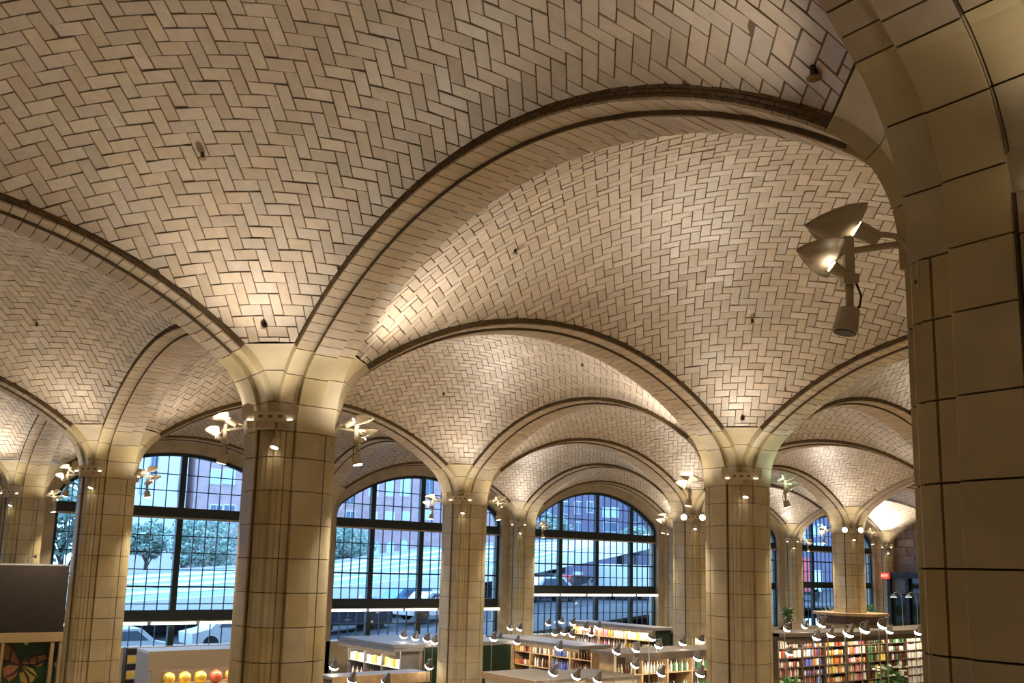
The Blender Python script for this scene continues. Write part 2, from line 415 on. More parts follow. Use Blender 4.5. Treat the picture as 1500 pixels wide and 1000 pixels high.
for A, k in ARCHES:
    lab, fine = ARCH_LABEL.get((A, k), (None, 0))
    vs, fs = arch_core(A, k)
    root = obj('tiled_arch', vs, fs, 'brown_edge' if lab else 'tile_plain')
    tag(root, lab or 'arch out of view between hidden piers', 'arch')
    if not lab:
        root['kind'] = 'structure'; del root['category']; root.name = 'ceiling_arch'; continue
    rnd = random.Random(hash((A, k)) & 0xffff)
    rest = MB(); st = 2*PHI/NROW; g = .0006/RB
    for r_ in range(NROW):
        a0 = PHI-st*r_-g; a1 = PHI-st*(r_+1)+g
        for s0, s1, d in ((-WB, -Q_-.0007, D1), (-Q_+.0002, Q_-.0002, 0), (Q_+.0007, WB, D1)):
            j_ = rnd.gauss(0, .0002)
            vs, fs = seg_box(A, k, a0, a1, s0, s1, d, d+.0024, j_); t = min(1, max(0, rnd.gauss(.5, .25)))
            tm, zm = big((a0+a1)/2, d); c_ = arm(A, k, tm, (s0+s1)/2, zm); gg = (c_[0]/S, c_[1]/S, (c_[2]-ZL)/S)
            if fine and inframe(gg, 15) and seen(c_, .2): obj('soffit_tile', vs, fs, 'soffit_tile', root, tints=[t]*len(fs))
            else: rest.add(vs, fs, t)
    if rest.v:
        o = rest.build('soffit_field', 'soffit_tile', root); o['kind'] = 'stuff'
    ed = MB(); ns = 60                                   # three thin courses of tile edges on both sides
    for sd in (1, -1):
        for ly in range(3):
            d0 = D1+.0022+ly*.0036
            for q in range(ns):
                a0 = PHI-2*PHI*(q+(ly % 2)*.5)/ns-.0012; a1 = PHI-2*PHI*(q+1+(ly % 2)*.5)/ns+.0012
                a1 = max(a1, -PHI); w = WB+rnd.gauss(0, .00025)
                vs, fs = seg_box(A, k, a0, a1, sd*(WB-.002), sd*w, d0, d0+.0026)
                ed.add(vs, fs, rnd.random())
    o = ed.build('edge_course', 'brown_edge', root); o['kind'] = 'stuff'

# ------------------------------------------------------------------ piers of stone blocks
PIER = {(0, 0): ('stone_pier', 'huge stone pier filling the right edge of the picture'),
 (0, 1): ('stone_pier', 'thick stone pier left of centre, largest of the standing piers'),
 (1, 1): ('stone_pier', 'stone pier right of centre with a green-lit lamp on its right side'),
 (1, 2): ('stone_pier', 'slim stone pier between the two middle windows'),
 (0, 2): ('stone_pier', 'stone pier at the left beside the grey partition'),
 (2, 2): ('stone_pier', 'stone pier half hidden behind the green-lamp pier, with two white lamps'),
 (3, 2): ('stone_pier', 'far stone pier on the right with two glaring round lamps'),
 (2, 3): ('stone_pier', 'fluted wall pier just left of the rightmost wide window'),
 (0, 3): ('stone_pier', 'stone wall pier at the far left edge of the picture'),
 (3, 3): ('stone_pier', 'narrow fluted wall pier right of the rightmost wide window'),
 (4, 3): ('stone_pier', 'narrow far wall pier just left of the window with red outside'),
 (5, 3): ('stone_pier', 'farthest wall pier in the corner by the dark block wall'),
 (1, 3): ('stone_pier', 'wall pier hidden behind the thick left pier')}
def arc_samples(z0, z1, n=6):       # (t, z, normal offset dir) samples between two heights of the springing curve
    def ang(z): return 0 if z <= ZS else math.asin(min(1, (z-ZS)/R2))
    out = []
    if z0 < ZS:
        out.append(('s', z0)); z0 = ZS
    a0, a1 = ang(z0), ang(z1)
    for q in range(n+1): out.append(('a', a0+(a1-a0)*q/n))
    return out
def cpt(smp, d):
    return (P_-d, smp[1]) if smp[0] == 's' else cap(smp[1], d)
ZTOP = [0, .0374, .073, Z0]
def pier(node, lab, fine):
    v, u = node
    root = empty('stone_pier', W(v, u, -ZL/S)); tag(root, lab, 'column')
    base = Vector(W(v, u, -ZL/S))
    rnd = random.Random(v*7+u*13+5)
    rest = MB()
    def put(vs, fs, name, vis, tint):
        vs = [(p[0]-base.x, p[1]-base.y, p[2]-base.z) for p in vs]
        if vis and fine: obj(name, vs, fs, 'stone', root, tints=[tint]*len(fs))
        else: rest.add(vs, fs, tint)
    # straight shaft
    zs = [0]; 
    zs.append(-.036)
    while zs[-1] > -ZL/S+.05: zs.append(zs[-1]-.0455)
    zs.append(-ZL/S)
    e = .0006; gq = .0295
    def prism(pl, z0, z1):
        n = len(pl); vs = [W(v+x, u+y, z0) for x, y in pl]+[W(v+x, u+y, z1) for x, y in pl]
        return vs, [tuple(range(n-1, -1, -1)), tuple(range(n, 2*n))]+[(k, (k+1) % n, n+(k+1) % n, n+k) for k in range(n)]
    arms = [0, 1, 2, 3]
    pc = P_-D1
    def rot(pl, k):
        for _ in range(k): pl = [(-y, x) for x, y in pl]
        return pl
    ch = .0012
    broad = [(P_-.02, -Q_+e), (P_-ch*.4, -Q_+e), (P_, -Q_+e+ch*.4), (P_, Q_-e-ch*.4), (P_-ch*.4, Q_-e), (P_-.02, Q_-e)]
    half = [(pc-ch*.4, Q_+e), (pc, Q_+e+ch*.4), (pc, gq-.0008), (pc-.0045, gq-.0004), (pc-.0045, gq+.0004), (pc, gq+.0008), (pc, .0362), (pc-.0024, .0372), (pc-.0026, WB-.0008), (pc-.0032, WB)]
    corner = half+[(WB+.0008, WB), (WB, WB+.0008)]+[(y, x) for x, y in reversed(half)]+[(.028, Q_+e), (.028, .028), (Q_+e, .028)][1:2]
    corner = [(.03, Q_+e)]+half+[(WB-.0004, WB), (WB, WB-.0004)]+[(y, x) for x, y in reversed(half)]+[(Q_+e, .03), (.03, .03)]
    for q in range(len(zs)-1):
        z1, z0 = zs[q]-e, zs[q+1]+e
        zc_ = (z0+z1)/2
        for k in range(4):
            t = rnd.random()
            cpos = [(P_, 0), (0, P_), (-P_, 0), (0, -P_)][k]; npos = [(.05, .05), (-.05, .05), (-.05, -.05), (.05, -.05)][k]
            tocam = lambda d_: (CAM[0]-v)*d_[0]+(CAM[1]-u)*d_[1] > .0
            vis = any(inframe((v+cpos[0], u+cpos[1], zq), 5) for zq in (z0, zc_, z1))
            put(*prism(rot(broad, k), z0, z1), 'stone_block', vis and tocam(cpos), t)
            vis = any(inframe((v+npos[0], u+npos[1], zq), 5) for zq in (z0, zc_, z1))
            put(*prism(rot(corner, k), z0, z1), 'corner_block', vis and max(tocam(rot([npos], 0)[0]), 0), rnd.random())
    # flared courses
    for q in range(3):
        smp = arc_samples(ZTOP[q], ZTOP[q+1])
        for k in range(4):
            if u == 3 and k == 1: continue
            if v == 5 and k == 0: continue
            def sweep(prof, nm):
                rows = []
                for m_, sm in enumerate(smp):
                    row = []
                    for s, d in prof:
                        t, z = cpt(sm, d)
                        if m_ == 0: z += e
                        if m_ == len(smp)-1: z -= e; 
                        row.append(arm(node, k, t, s, z))
                    rows.append(row)
                n = len(prof); vs = [p for r_ in rows for p in r_]; m2 = len(rows)
                fs = [(i*n+j, i*n+(j+1) % n, (i+1)*n+(j+1) % n, (i+1)*n+j) for i in range(m2-1) for j in range(n)]
                fs += [tuple(range(n-1, -1, -1)), tuple(range((m2-1)*n, m2*n))]
                tm, zm = cpt(smp[len(smp)//2], 0); c_ = arm(node, k, tm, prof[0][0], zm)
                gg = (c_[0]/S, c_[1]/S, (c_[2]-ZL)/S)
                put(vs, fs, nm, inframe(gg, 20), rnd.random())
            sweep([(-Q_+e, .012), (-Q_+e, 0), (Q_-e, 0), (Q_-e, .012)], 'stone_block')
            sweep([(Q_+e, .016), (Q_+e, D1), (WB, D1), (WB, D2+.004), (WB-.004, D2+.004)], 'rib_block')
            sweep([(-WB+.004, D2+.004), (-WB, D2+.004), (-WB, D1), (-Q_-e, D1), (-Q_-e, .016)], 'rib_block')
        # pendentive stones between neighbouring arms
        for k in range(4):
            k2 = (k+1) % 4
            if (u == 3 and (k == 1 or k2 == 1)) or (v == 5 and (k == 0 or k2 == 0)): continue
            rows = []; back = []
            for m_, sm in enumerate(smp):
                t, z = cpt(sm, D2); zz_ = z+(e if m_ == 0 else 0)-(e if m_ == len(smp)-1 else 0)
                t = max(t, WB+.0003)
                p0 = arm(node, k, t, WB-.0002, zz_); p1 = arm(node, k2, t, -WB+.0002, zz_)
                t2, z2 = cpt(sm, D2+.02); 
                rows.append((p0, p1)); c_ = arm(node, k, .02, .02, zz_+.02); back.append(c_)
            vs = [p for r_ in rows for p in r_]+[p for p in back]; n = len(rows)
            fs = [(2*i, 2*i+1, 2*i+3, 2*i+2) for i in range(n-1)]
            fs += [(2*i, 2*i+2, 2*n+i+1, 2*n+i) for i in range(n-1)]+[(2*i+3, 2*i+1, 2*n+i, 2*n+i+1) for i in range(n-1)]
            fs += [(1, 0, 2*n), (2*n-2, 2*n-1, 3*n-1)]
            put(vs, fs, 'pendentive_stone', inframe((rows[n//2][0][0]/S, rows[n//2][0][1]/S, (rows[n//2][0][2]-ZL)/S), 20), rnd.random())
    if rest.v:
        o = rest.build('block_field', 'stone', root); o['kind'] = 'stuff'
    # mortar core
    core = [(P_-.0022, -Q_), (P_-.0022, Q_), (pc-.0036, Q_), (pc-.0036, WB-.0025), (WB-.0025, WB-.0025), (WB-.0025, pc-.0036), (Q_, pc-.0036)]
    pl = []
    for k in range(4): pl += rot(core[1:], k)
    cm = MB(); vs, fs = prism(pl, -ZL/S, .03); cm.add(vs, fs)
    vs2 = [(p[0]-base.x, p[1]-base.y, p[2]-base.z) for p in cm.v]
    obj('mortar_core', vs2, cm.f, 'joint', root)
    cm = MB()
    for k in range(4):
        if (u == 3 and k == 1) or (v == 5 and k == 0): continue
        for s0, s1, d in ((-Q_, Q_, .0022), (Q_, WB-.0012, D1+.0022), (-WB+.0012, -Q_, D1+.0022)):
            rows = []
            for q in range(9):
                t, z = cap(ANG*q/8, d); t2, z2 = cap(ANG*q/8, d+.02)
                rows.append([arm(node, k, t, s0, z), arm(node, k, t, s1, z)])
            cm.add(*strip(rows))
    vs2 = [(p[0]-base.x, p[1]-base.y, p[2]-base.z) for p in cm.v]
    obj('mortar_core', vs2, cm.f, 'joint', root)
    return root
for nd in NODES:
    if nd[1] == -1 and nd[0] not in (-1, 0): continue
    if nd in PIER: pier(nd, PIER[nd][1], True)
    else:
        r_ = pier(nd, 'stone pier out of view, hidden or outside the frame', False); r_['kind'] = 'structure'; del r_['category']; r_.name = 'wall_pier'

# ------------------------------------------------------------------ street wall and windows
UW = 3.04
def ins(a, d): return big(a, -d)
def open_curve(d, zb):            # half opening inset by d from the arch soffit: list of (t, z) from the bottom to the crown
    pts = [(P_+d, zb), (P_+d, ZS)]
    for q in range(1, 7): pts.append(cap(ANG*q/6, -d))
    for q in range(1, 11): pts.append(big(PHI*(1-q/10), -d))
    return pts
ZB = -.47
def full_curve(d, zb):
    h = open_curve(d, zb); return h+[(1-t, z) for t, z in reversed(h[:-1])]
DW = .037
for n, vb in enumerate(range(-1, 5)):
    # stone archivolt and jambs between the arch soffit and the window frame
    outer = full_curve(-.012, -ZL/S); inner = full_curve(DW, -ZL/S)
    m_ = MB()
    for u0, u1 in ((3.012, 3.075),):
        rows = []
        for (to, zo), (ti, zi) in zip(outer, inner):
            rows.append([W(vb+to, u0, zo), W(vb+ti, u0, zi), W(vb+ti, u1, zi), W(vb+to, u1, zo)])
        vs, fs = strip(rows); m_.add(vs, fs)
    wl = m_.build('wall_street', 'wall_stone')
    struct(wl, ['stone surround of the hidden window at far left', 'stone surround of the left window', 'stone surround of the middle window',
                'stone surround of the rightmost wide window', 'stone surround of the window hidden by the green-lamp pier', 'stone surround of the window with red outside'][n])
    lo = [W(vb+.05, 3.012, -ZL/S), W(vb+.95, 3.075, ZB)]
    b = box_obj('wall_base', lo[0][0], lo[1][0], lo[0][1], lo[1][1], lo[0][2], lo[1][2], 'wall_stone', wl)
# solid wall above the arches so that no sky leaks in
struct(gbox('wall_upper', -1.1, 5.1, 3.03, 3.09, .225, .46, 'wall_stone'), 'unseen upper street wall added above the vaults to keep sky light out')
for vb in range(-1, 6):
    struct(gbox('wall_strip', vb-.075, vb+.075, 3.03, 3.09, -ZL/S, .23, 'wall_stone'), 'street wall behind a wall pier')
SILL = {-1: -.40, 0: -.385, 1: -.347, 2: -.287, 3: -.26, 4: -.25}
WIN_LABEL = {0: 'tall arched window of many panes at the left, with white ramp outside', 1: 'arched window of many panes in the middle behind the slim pier',
             2: 'wide arched window right of the middle with a white slanting ramp outside', 3: 'arched window hidden behind the green-lamp pier',
             4: 'far narrow-looking arched window with red outside', -1: 'arched window at the far left edge with green leaves outside'}
def wz(a, tm):   # height of the opening at position t (0..1)
    c = full_curve(a, ZB)
    for (t0, z0), (t1, z1) in zip(c, c[1:]):
        if t0 <= tm <= t1 and t1 > t0: return z0+(z1-z0)*(tm-t0)/(t1-t0)
    return ZS
def window(vb):
    root = empty('window_%d' % (vb+2), W(vb+.5, UW, ZB)); struct(root, WIN_LABEL[vb]); base = Vector(W(vb+.5, UW, ZB))
    def bx(name, t0, t1, z0, z1, u0, u1, m, mb=None):
        a = Vector(W(vb+t0, UW+u0, z0))-base; b = Vector(W(vb+t1, UW+u1, z1))-base
        if mb is not None: mb.box(a.x, b.x, a.y, b.y, a.z, b.z); return
        return box_obj(name, a.x, b.x, a.y, b.y, a.z, b.z, m, root)
    outer = full_curve(DW-.001, ZB); inner = full_curve(DW+.012, ZB); rows = []
    for (to, zo), (ti, zi) in zip(outer, inner):
        rows.append([tuple(Vector(W(vb+t, UW+uu, z))-base) for t, z, uu in ((to, zo, -.008), (ti, zi, -.008), (ti, zi, .008), (to, zo, .008), (to, zo, -.008))])
    obj('frame', *strip(rows), 'frame', root)
    sz = SILL[vb]
    for t in (.267, .5, .733):
        bx('mullion', t-.0105, t+.0105, ZB, wz(DW+.006, t), -.009, .009, 'frame')
    bx('transom', .1, .9, -.030, .004, -.010, .010, 'frame')
    bx('ledge', .1, .9, -.036, -.030, -.016, .008, 'ledge')
    bx('transom', .1, .9, sz, sz+.036, -.010, .010, 'frame')
    # muntins and panes
    secs = [(.107, .2565), (.2775, .4895), (.5105, .7225), (.7435, .893)]
    zrows = [ZB, (ZB+sz)/2, sz] if sz-ZB > .1 else [ZB, sz]
    low = [sz+.036]; z = -.036-.0585
    mid = []
    while z > sz+.05: mid.append(z); z -= .0585
    levels = [zrows, [sz+.036]+list(reversed(mid))+[-.036], [.004, .062, .12, .178, .21]]
    mun = MB()
    hasm = False
    for si, (t0, t1) in enumerate(secs):
        nc = 5 if si in (1, 2) else 4; w = (t1-t0)/nc
        for gi, lv in enumerate(levels):
            for r_ in range(len(lv)-1):
                for c in range(nc):
                    a, b = t0+w*c, t0+w*(c+1); z0, z1 = lv[r_], lv[r_+1]
                    ta, tb = wz(DW+.012, a), wz(DW+.012, b)
                    if gi == 2 and max(ta, tb) <= z0+.004: continue
                    za, zb_ = (min(z1, ta), min(z1, tb)) if gi == 2 else (z1, z1)
                    za = max(za, z0); zb_ = max(zb_, z0)
                    vs = [tuple(Vector(W(vb+t, UW+uu, z))-base) for uu in (-.0006, .0006) for t, z in ((a+.0004, z0), (b-.0004, z0), (b-.0004, zb_), (a+.0004, za))]
                    obj('pane', vs, [(0, 1, 2, 3), (7, 6, 5, 4), (0, 4, 5, 1), (1, 5, 6, 2), (2, 6, 7, 3), (3, 7, 4, 0)], 'glass', root)
                if r_ > 0: 
                    th = .0032 if (gi == 1 and r_ == 2) else .0016
                    tt = t1 if gi < 2 else t1
                    if gi < 2 or (wz(DW+.012, (t0+t1)/2) > lv[r_]):
                        xa, xb = t0, t1
                        if gi == 2:
                            while wz(DW+.012, xa) < lv[r_] and xa < t1: xa += .004
                            while wz(DW+.012, xb) < lv[r_] and xb > t0: xb -= .004
                        if xb > xa: bx('muntin', xa, xb, lv[r_]-th, lv[r_]+th, -.0035, .0035, 'frame')
        for c in range(1, nc):
            t = t0+w*c; bx('muntin', t-.0013, t+.0013, ZB, min(.215, wz(DW+.012, t)), -.003, .003, 'frame')
    return root
for vb in range(-1, 5): window(vb)

# ------------------------------------------------------------------ tube lights along the window sills
def tube_light(vb, t0, t1, lab):
    a = Vector(W(vb+t0, UW-.022, SILL[vb]-.008)); b = Vector(W(vb+t1, UW-.022, SILL[vb]-.008)); L = b.x-a.x
    root = empty('tube_light', (a.x, a.y, a.z)); tag(root, lab, 'tube light', 'tube lights along the window sills')
    MB().box(.0, L, -.06, .10, .045, .075).build('housing', 'ledge', root)
    t = MB().cyl((.03, 0, 0), (L-.03, 0, 0), .042, n=8); t.build('tube', 'tube', root)
    for x in (0, L-.03): MB().box(x, x+.03, -.04, .04, -.045, .06).build('end_cap', 'white', root)
NUMW = ['first', 'second', 'third', 'fourth', 'fifth']
for vb, nm in ((0, 'left window'), (1, 'middle window'), (2, 'rightmost wide window')):
    for q in range(5):
        a = .09+q*.166; tube_light(vb, a, a+.160, 'glowing white tube light under the %s, %s from its left end' % (nm, NUMW[q]))

# ------------------------------------------------------------------ floodlight fixtures on the piers
HBX = .0155
def local_spot(root, pos, d, power, size, col=(1, .86, .69), rad=.05, blend=1.0):
    l = bpy.data.lights.new('lamp_light', 'SPOT'); l.energy = power; l.color = col; l.spot_size = math.radians(size); l.spot_blend = blend
    l.shadow_soft_size = rad
    o = bpy.data.objects.new('lamp_light', l); COL.objects.link(o); o.parent = root; o.location = pos
    o.rotation_euler = Vector(d).to_track_quat('-Z', 'Y').to_euler(); return o
def sail(tip, root_l, root_r, sag, n=8, th=.006):
    # a pointed, dished reflector sheet between a tip and two root corners
    tip, a, b = Vector(tip), Vector(root_l), Vector(root_r); m = (a+b)/2
    nr = (a-tip).cross(b-tip).normalized(); vs = []
    for lay in (0, th):
        for i in range(n+1):
            s = i/n; w = math.sin(math.pi/2*min(1, s*1.02))**.85
            for j in range(5):
                q = j/4*2-1; p = tip+(m-tip)*s+(b-a)*.5*q*w
                vs.append(p+nr*(sag*(1-q*q)*math.sin(math.pi*(.15+.7*s))+lay))
    fs = []; N = (n+1)*5
    for lay in (0, 1):
        for i in range(n):
            for j in range(4):
                f = (i*5+j, i*5+j+1, (i+1)*5+j+1, (i+1)*5+j); f = tuple(x+lay*N for x in f); fs.append(f if lay else tuple(reversed(f)))
    rim = [i*5 for i in range(n+1)]+[n*5+j for j in range(1, 5)]+[i*5+4 for i in range(n-1, -1, -1)]+[j for j in range(3, 0, -1)]
    for k in range(len(rim)): p, q = rim[k], rim[(k+1) % len(rim)]; fs.append((p, q, q+N, p+N))
    return vs, fs
def can(root, name, p, d, r, L, lens, m='fixture', lens_r=.86):
    p = Vector(p); d = Vector(d).normalized(); prof = MB()
    prof.cyl(p-d*L*.5, p+d*L*.5, r*.82, r, n=14); c = prof.build(name, m, root, smooth=False)
    if lens: MB().cyl(p+d*(L*.5+.001), p+d*(L*.5+.006), r*lens_r, n=14).build('lens', lens, c)
    return c
def arm_fixture(node, k, lab, lit='lamp_warm', down='lamp_warm', power=1.0, col=(1, .86, .69), aim=(.3, 0, 1), lz=0):
    sx, sy = [(1, 1), (-1, 1), (-1, -1), (1, -1)][k]
    root = empty('arm_floodlight', W(node[0]+sx*.0435, node[1]+sy*.0435, HBX+lz), math.atan2(sy, sx)); tag(root, lab, 'floodlight', 'arm floodlights on the piers')
    pl = MB().box(.0, .016, -.10, .10, -.30, .26).build('mount_plate', 'fixture', root)
    for y in (-.07, .07):
        for z in (-.25, -.10, .06, .20): MB().cyl((.016, y, z), (.026, y, z), .012, n=6).build('bolt', 'brown_edge', pl)
    MB().tube([(.016, 0, -.02), (.12, 0, -.02), (.30, 0, -.045), (.46, 0, -.05)], .020).build('arm', 'fixture', root, smooth=True)
    MB().tube([(.016, .02, -.09), (.05, .02, -.02), (.10, .02, .025), (.17, .02, .035), (.24, .02, .02)], .017).build('conduit', 'fixture', root, smooth=True)
    vs, fs = sail((.56, -.02, .12), (.33, -.13, .0), (.26, .13, .175), .05); s1 = obj('reflector', vs, fs, 'fixture', root, smooth=True)
    MB().cyl((.30, 0, .06), (.30, 0, .12), .012, n=8).build('pivot', 'fixture', s1)
    vs, fs = sail((.62, .03, -.04), (.43, -.11, -.16), (.385, .12, -.02), .045); s2 = obj('reflector', vs, fs, 'fixture', root, smooth=True)
    MB().tube([(.36, 0, -.05), (.41, .02, -.10), (.44, .03, -.14)], .010, 6).build('pivot', 'fixture', s2)
    can(root, 'lamp_can', (.235, 0, .045), (.8, 0, .45), .05, .13, lit)
    can(root, 'lamp_can', (.40, .03, -.17), (.75, .1, .5), .035, .09, lit if lit != 'lamp_dim' else None)
    MB().box(.315, .365, -.025, .025, -.19, .03).build('post', 'fixture', root)
    MB().box(.30, .38, -.045, .045, -.24, -.19).build('junction_box', 'fixture', root)
    MB().tube([(.34, 0, -.24), (.345, .0, -.38)], .022).build('drop_tube', 'fixture', root, smooth=True)
    MB().tube([(.31, .02, -.24), (.29, .03, -.31), (.30, .03, -.37), (.33, .02, -.40)], .006, 5).build('cable', 'dark', root, smooth=True)
    can(root, 'downlight', (.36, 0, -.44), (.22, 0, -1), .068, .13, down)
    if down != 'dark': local_spot(root, (.40, 0, -.53), (.5, 0, -1), DNL, 115, (1, .84, .62), .06, .8)
    if power and down != 'dark': local_spot(root, (.48, .24 if k == 1 else -.24, -.20), (-.05, 0, 1), UPL*min(power, 1.3)*.18, 160, col)
    if power: local_spot(root, (.66, -.1, .12), (.75, 0, 1), UPL*power, 100, col)
    return root
def corner_fixture(node, k, lab, facing=False, power=1.0, col=(1, .86, .69), lit='lamp_warm', aim=(.45, 0, 1)):
    sx, sy = [(1, 1), (-1, 1), (-1, -1), (1, -1)][k]
    root = empty('corner_floodlight', W(node[0]+sx*.0435, node[1]+sy*.0435, HBX), math.atan2(sy, sx)); tag(root, lab, 'floodlight', 'corner floodlights on the piers')
    MB().box(.0, .14, -.23, .23, -.045, .085).build('ballast_box', 'fixture', root)
    lid = MB().box(.14, .147, -.21, .21, -.03, .07).build('lid', 'fixture', root)
    for y in (-.13, 0, .13): MB().box(.147, .150, y-.03, y+.03, .0, .035).build('vent', 'brown_edge', lid)
    MB().box(.0, .12, -.20, .04, -.14, -.045).build('ballast_box', 'fixture', root)
    for s in (-1, 1):
        m_ = MB(); prof = []
        for q in range(9): a = math.pi*q/8; prof.append((s*(.30+.075*math.cos(a)), .12+.06*math.sin(a)))
        prof += [(s*.235, -.04), (s*.36, -.04)]
        n = len(prof); vs = [(.15-.02*abs(z), y, z) for y, z in prof]+[(.165-.02*abs(z), y, z) for y, z in prof]
        fs = [tuple(range(n)), tuple(range(2*n-1, n-1, -1))]+[(i, n+i, n+(i+1) % n, (i+1) % n) for i in range(n)]
        p = obj('paddle', vs, fs, 'fixture', root)
        MB().tube([(.10, s*.22, .02), (.14, s*.27, .03)], .012, 6).build('hinge', 'fixture', p)
        if facing: can(root, 'lamp_head', (.22, s*.29, -.01), (1, s*.15, .12), .10, .12, 'lamp_white', lens_r=.95)
        else: can(root, 'lamp_head', (.13, s*.27, -.075), (.35, -s*.1, 1), .045, .10, lit)
    MB().tube([(.07, .06, -.14), (.09, .08, -.24), (.10, .08, -.27)], .010, 6).build('yoke', 'fixture', root)
    can(root, 'downlight', (.11, .08, -.32), (.3, -.15, -1), .055, .12, lit)
    if power > .5: local_spot(root, (.32, .04, -.42), (.75, 0, -1), DNL, 100, (1, .84, .62), .06, .8)
    if power not in (.35, .8): local_spot(root, (.42, .05, -.05), (.45, 0, 1), UPL*min(power, 1.3)*.3, 150, col)
    if power: local_spot(root, (.55, -.05, .0), (.8, 0, 1), UPL*power, 100, col)
    return root
NM = {(0, 0): 'huge pier at the right edge', (0, 1): 'thick pier left of centre', (1, 1): 'right-of-centre pier', (1, 2): 'slim pier between the middle windows',
      (0, 2): 'pier by the grey partition', (2, 2): 'half hidden twin-lamp pier', (3, 2): 'far right pier', (2, 3): 'wall pier left of the rightmost wide window',
      (0, 3): 'wall pier at the far left edge', (3, 3): 'narrow wall pier right of the wide window', (4, 3): 'far wall pier by the red-view window', (5, 3): 'farthest corner pier'}
PW = {}
for nd, nm in NM.items():
    if nd == (0, 0):
        arm_fixture(nd, 1, 'cream arm floodlight with two sail reflectors on the huge right pier', down='dark', power=.6)
        corner_fixture(nd, 2, 'corner floodlight on the camera side of the huge right pier, out of frame', power=.65)
        continue
    corner_fixture(nd, 2, 'corner floodlight box on the front of the '+nm, facing=nd in ((2, 2), (3, 2)), power={(0, 1): 1.9, (0, 3): 3.6, (0, 2): 1.3, (5, 3): 9}.get(nd, 1))
    if nd[1] < 3:
        arm_fixture(nd, 1, 'arm floodlight on the left side of the '+nm, power={(0, 1): 1.2, (1, 1): 3.6}.get(nd, 1))
        arm_fixture(nd, 3, ('green-glowing arm floodlight on the right side of the ' if nd == (1, 1) else 'arm floodlight on the right side of the ')+nm,
                    lit='lamp_green' if nd == (1, 1) else 'lamp_warm', power={(0, 1): 2.8, (1, 1): .8}.get(nd, 1), col=(.72, 1, .86) if nd == (1, 1) else (1, .86, .69))
        corner_fixture(nd, 0, 'corner floodlight on the hidden back of the '+nm, power=1)
    else:
        arm_fixture(nd, 3, 'arm floodlight on the right side of the '+nm, power=2 if nd == (4, 3) else 1)
for nd in ((1, -1), (-1, 1), (1, 0), (2, 1), (-1, 0), (-1, 2), (2, 0), (3, 1), (4, 2), (4, 1), (0, -1), (-1, -1)):
    for k in (range(4) if nd not in ((-1, 0), (-1, 1), (-1, 2)) else (0, 3)):
        r_ = corner_fixture(nd, k, 'corner floodlight on a pier out of view', power=.35 if nd[0] < 0 or nd[1] < 0 else .8); r_['group'] = 'floodlights out of view'

# ------------------------------------------------------------------ market furniture
def bottle_mesh(name, h, r, m):
    prof = [(r*.96, 0), (r, .02*h), (r, .58*h), (r*.75, .68*h), (r*.36, .78*h), (r*.34, .96*h), (r*.40, .965*h), (r*.40, h)]
    return MB().lathe(prof, 8).mesh(name, m, True)
def jar_mesh(name, h, r, m): return MB().lathe([(r*.95, 0), (r, .05*h), (r, .78*h), (r*.8, .84*h), (r*.86, .85*h), (r*.86, h)], 8).mesh(name, m, True)
def carton_mesh(name, h, w, d, m):
    mb = MB(); mb.box(-w/2, w/2, -d/2, d/2, 0, h*.93); mb.box(-w/2+.006, w/2-.006, -d/2+.006, d/2-.006, h*.93, h); return mb.mesh(name, m)
LIB = {'bottle': [bottle_mesh('bottle', .31, .04, PROD[k]) for k in range(12)], 'jar': [jar_mesh('jar', .17, .05, PROD[k]) for k in range(12)],
       'carton': [carton_mesh('carton', .24, .15, .09, PROD[k]) for k in range(12)]}
ORD_ = ['one', 'two', 'three', 'four', 'five', 'six', 'seven', 'eight', 'nine']
COUNT = {'bottle': 0, 'jar': 0, 'carton': 0}
CNAME = ['red', 'amber', 'cream', 'black-brown', 'orange', 'blue', 'green', 'white', 'brown', 'tan', 'crimson', 'olive']
OVER = {}
def product(kind, ci, M, pos, label, group, parent=None):
    COUNT[kind] += 1
    if COUNT[kind] > 300 and parent is not None:
        me = LIB[kind][ci]; p = Vector(pos); mb = OVER.setdefault((parent.name, kind, ci), (parent, MB()))[1]
        mb.add([v.co+p for v in me.vertices], [tuple(f.vertices) for f in me.polygons]); return
    o = link(kind, LIB[kind][ci]); p = M @ Vector(pos); o.location = p
    o.rotation_euler = (0, 0, M.to_euler().z+random.uniform(-.15, .15)); s = random.uniform(.92, 1.08); o.scale = (s, s, s)
    tag(o, '%s %s %s' % (CNAME[ci], kind, label), kind, group); return o
def unit_matrix(p, facing): # p = world position of local origin; facing 'v': front looks along -v, length runs to -u
    return Matrix.Translation(Vector(p)) @ Matrix.Rotation(-math.pi/2 if facing == 'v' else 0, 4, 'Z')
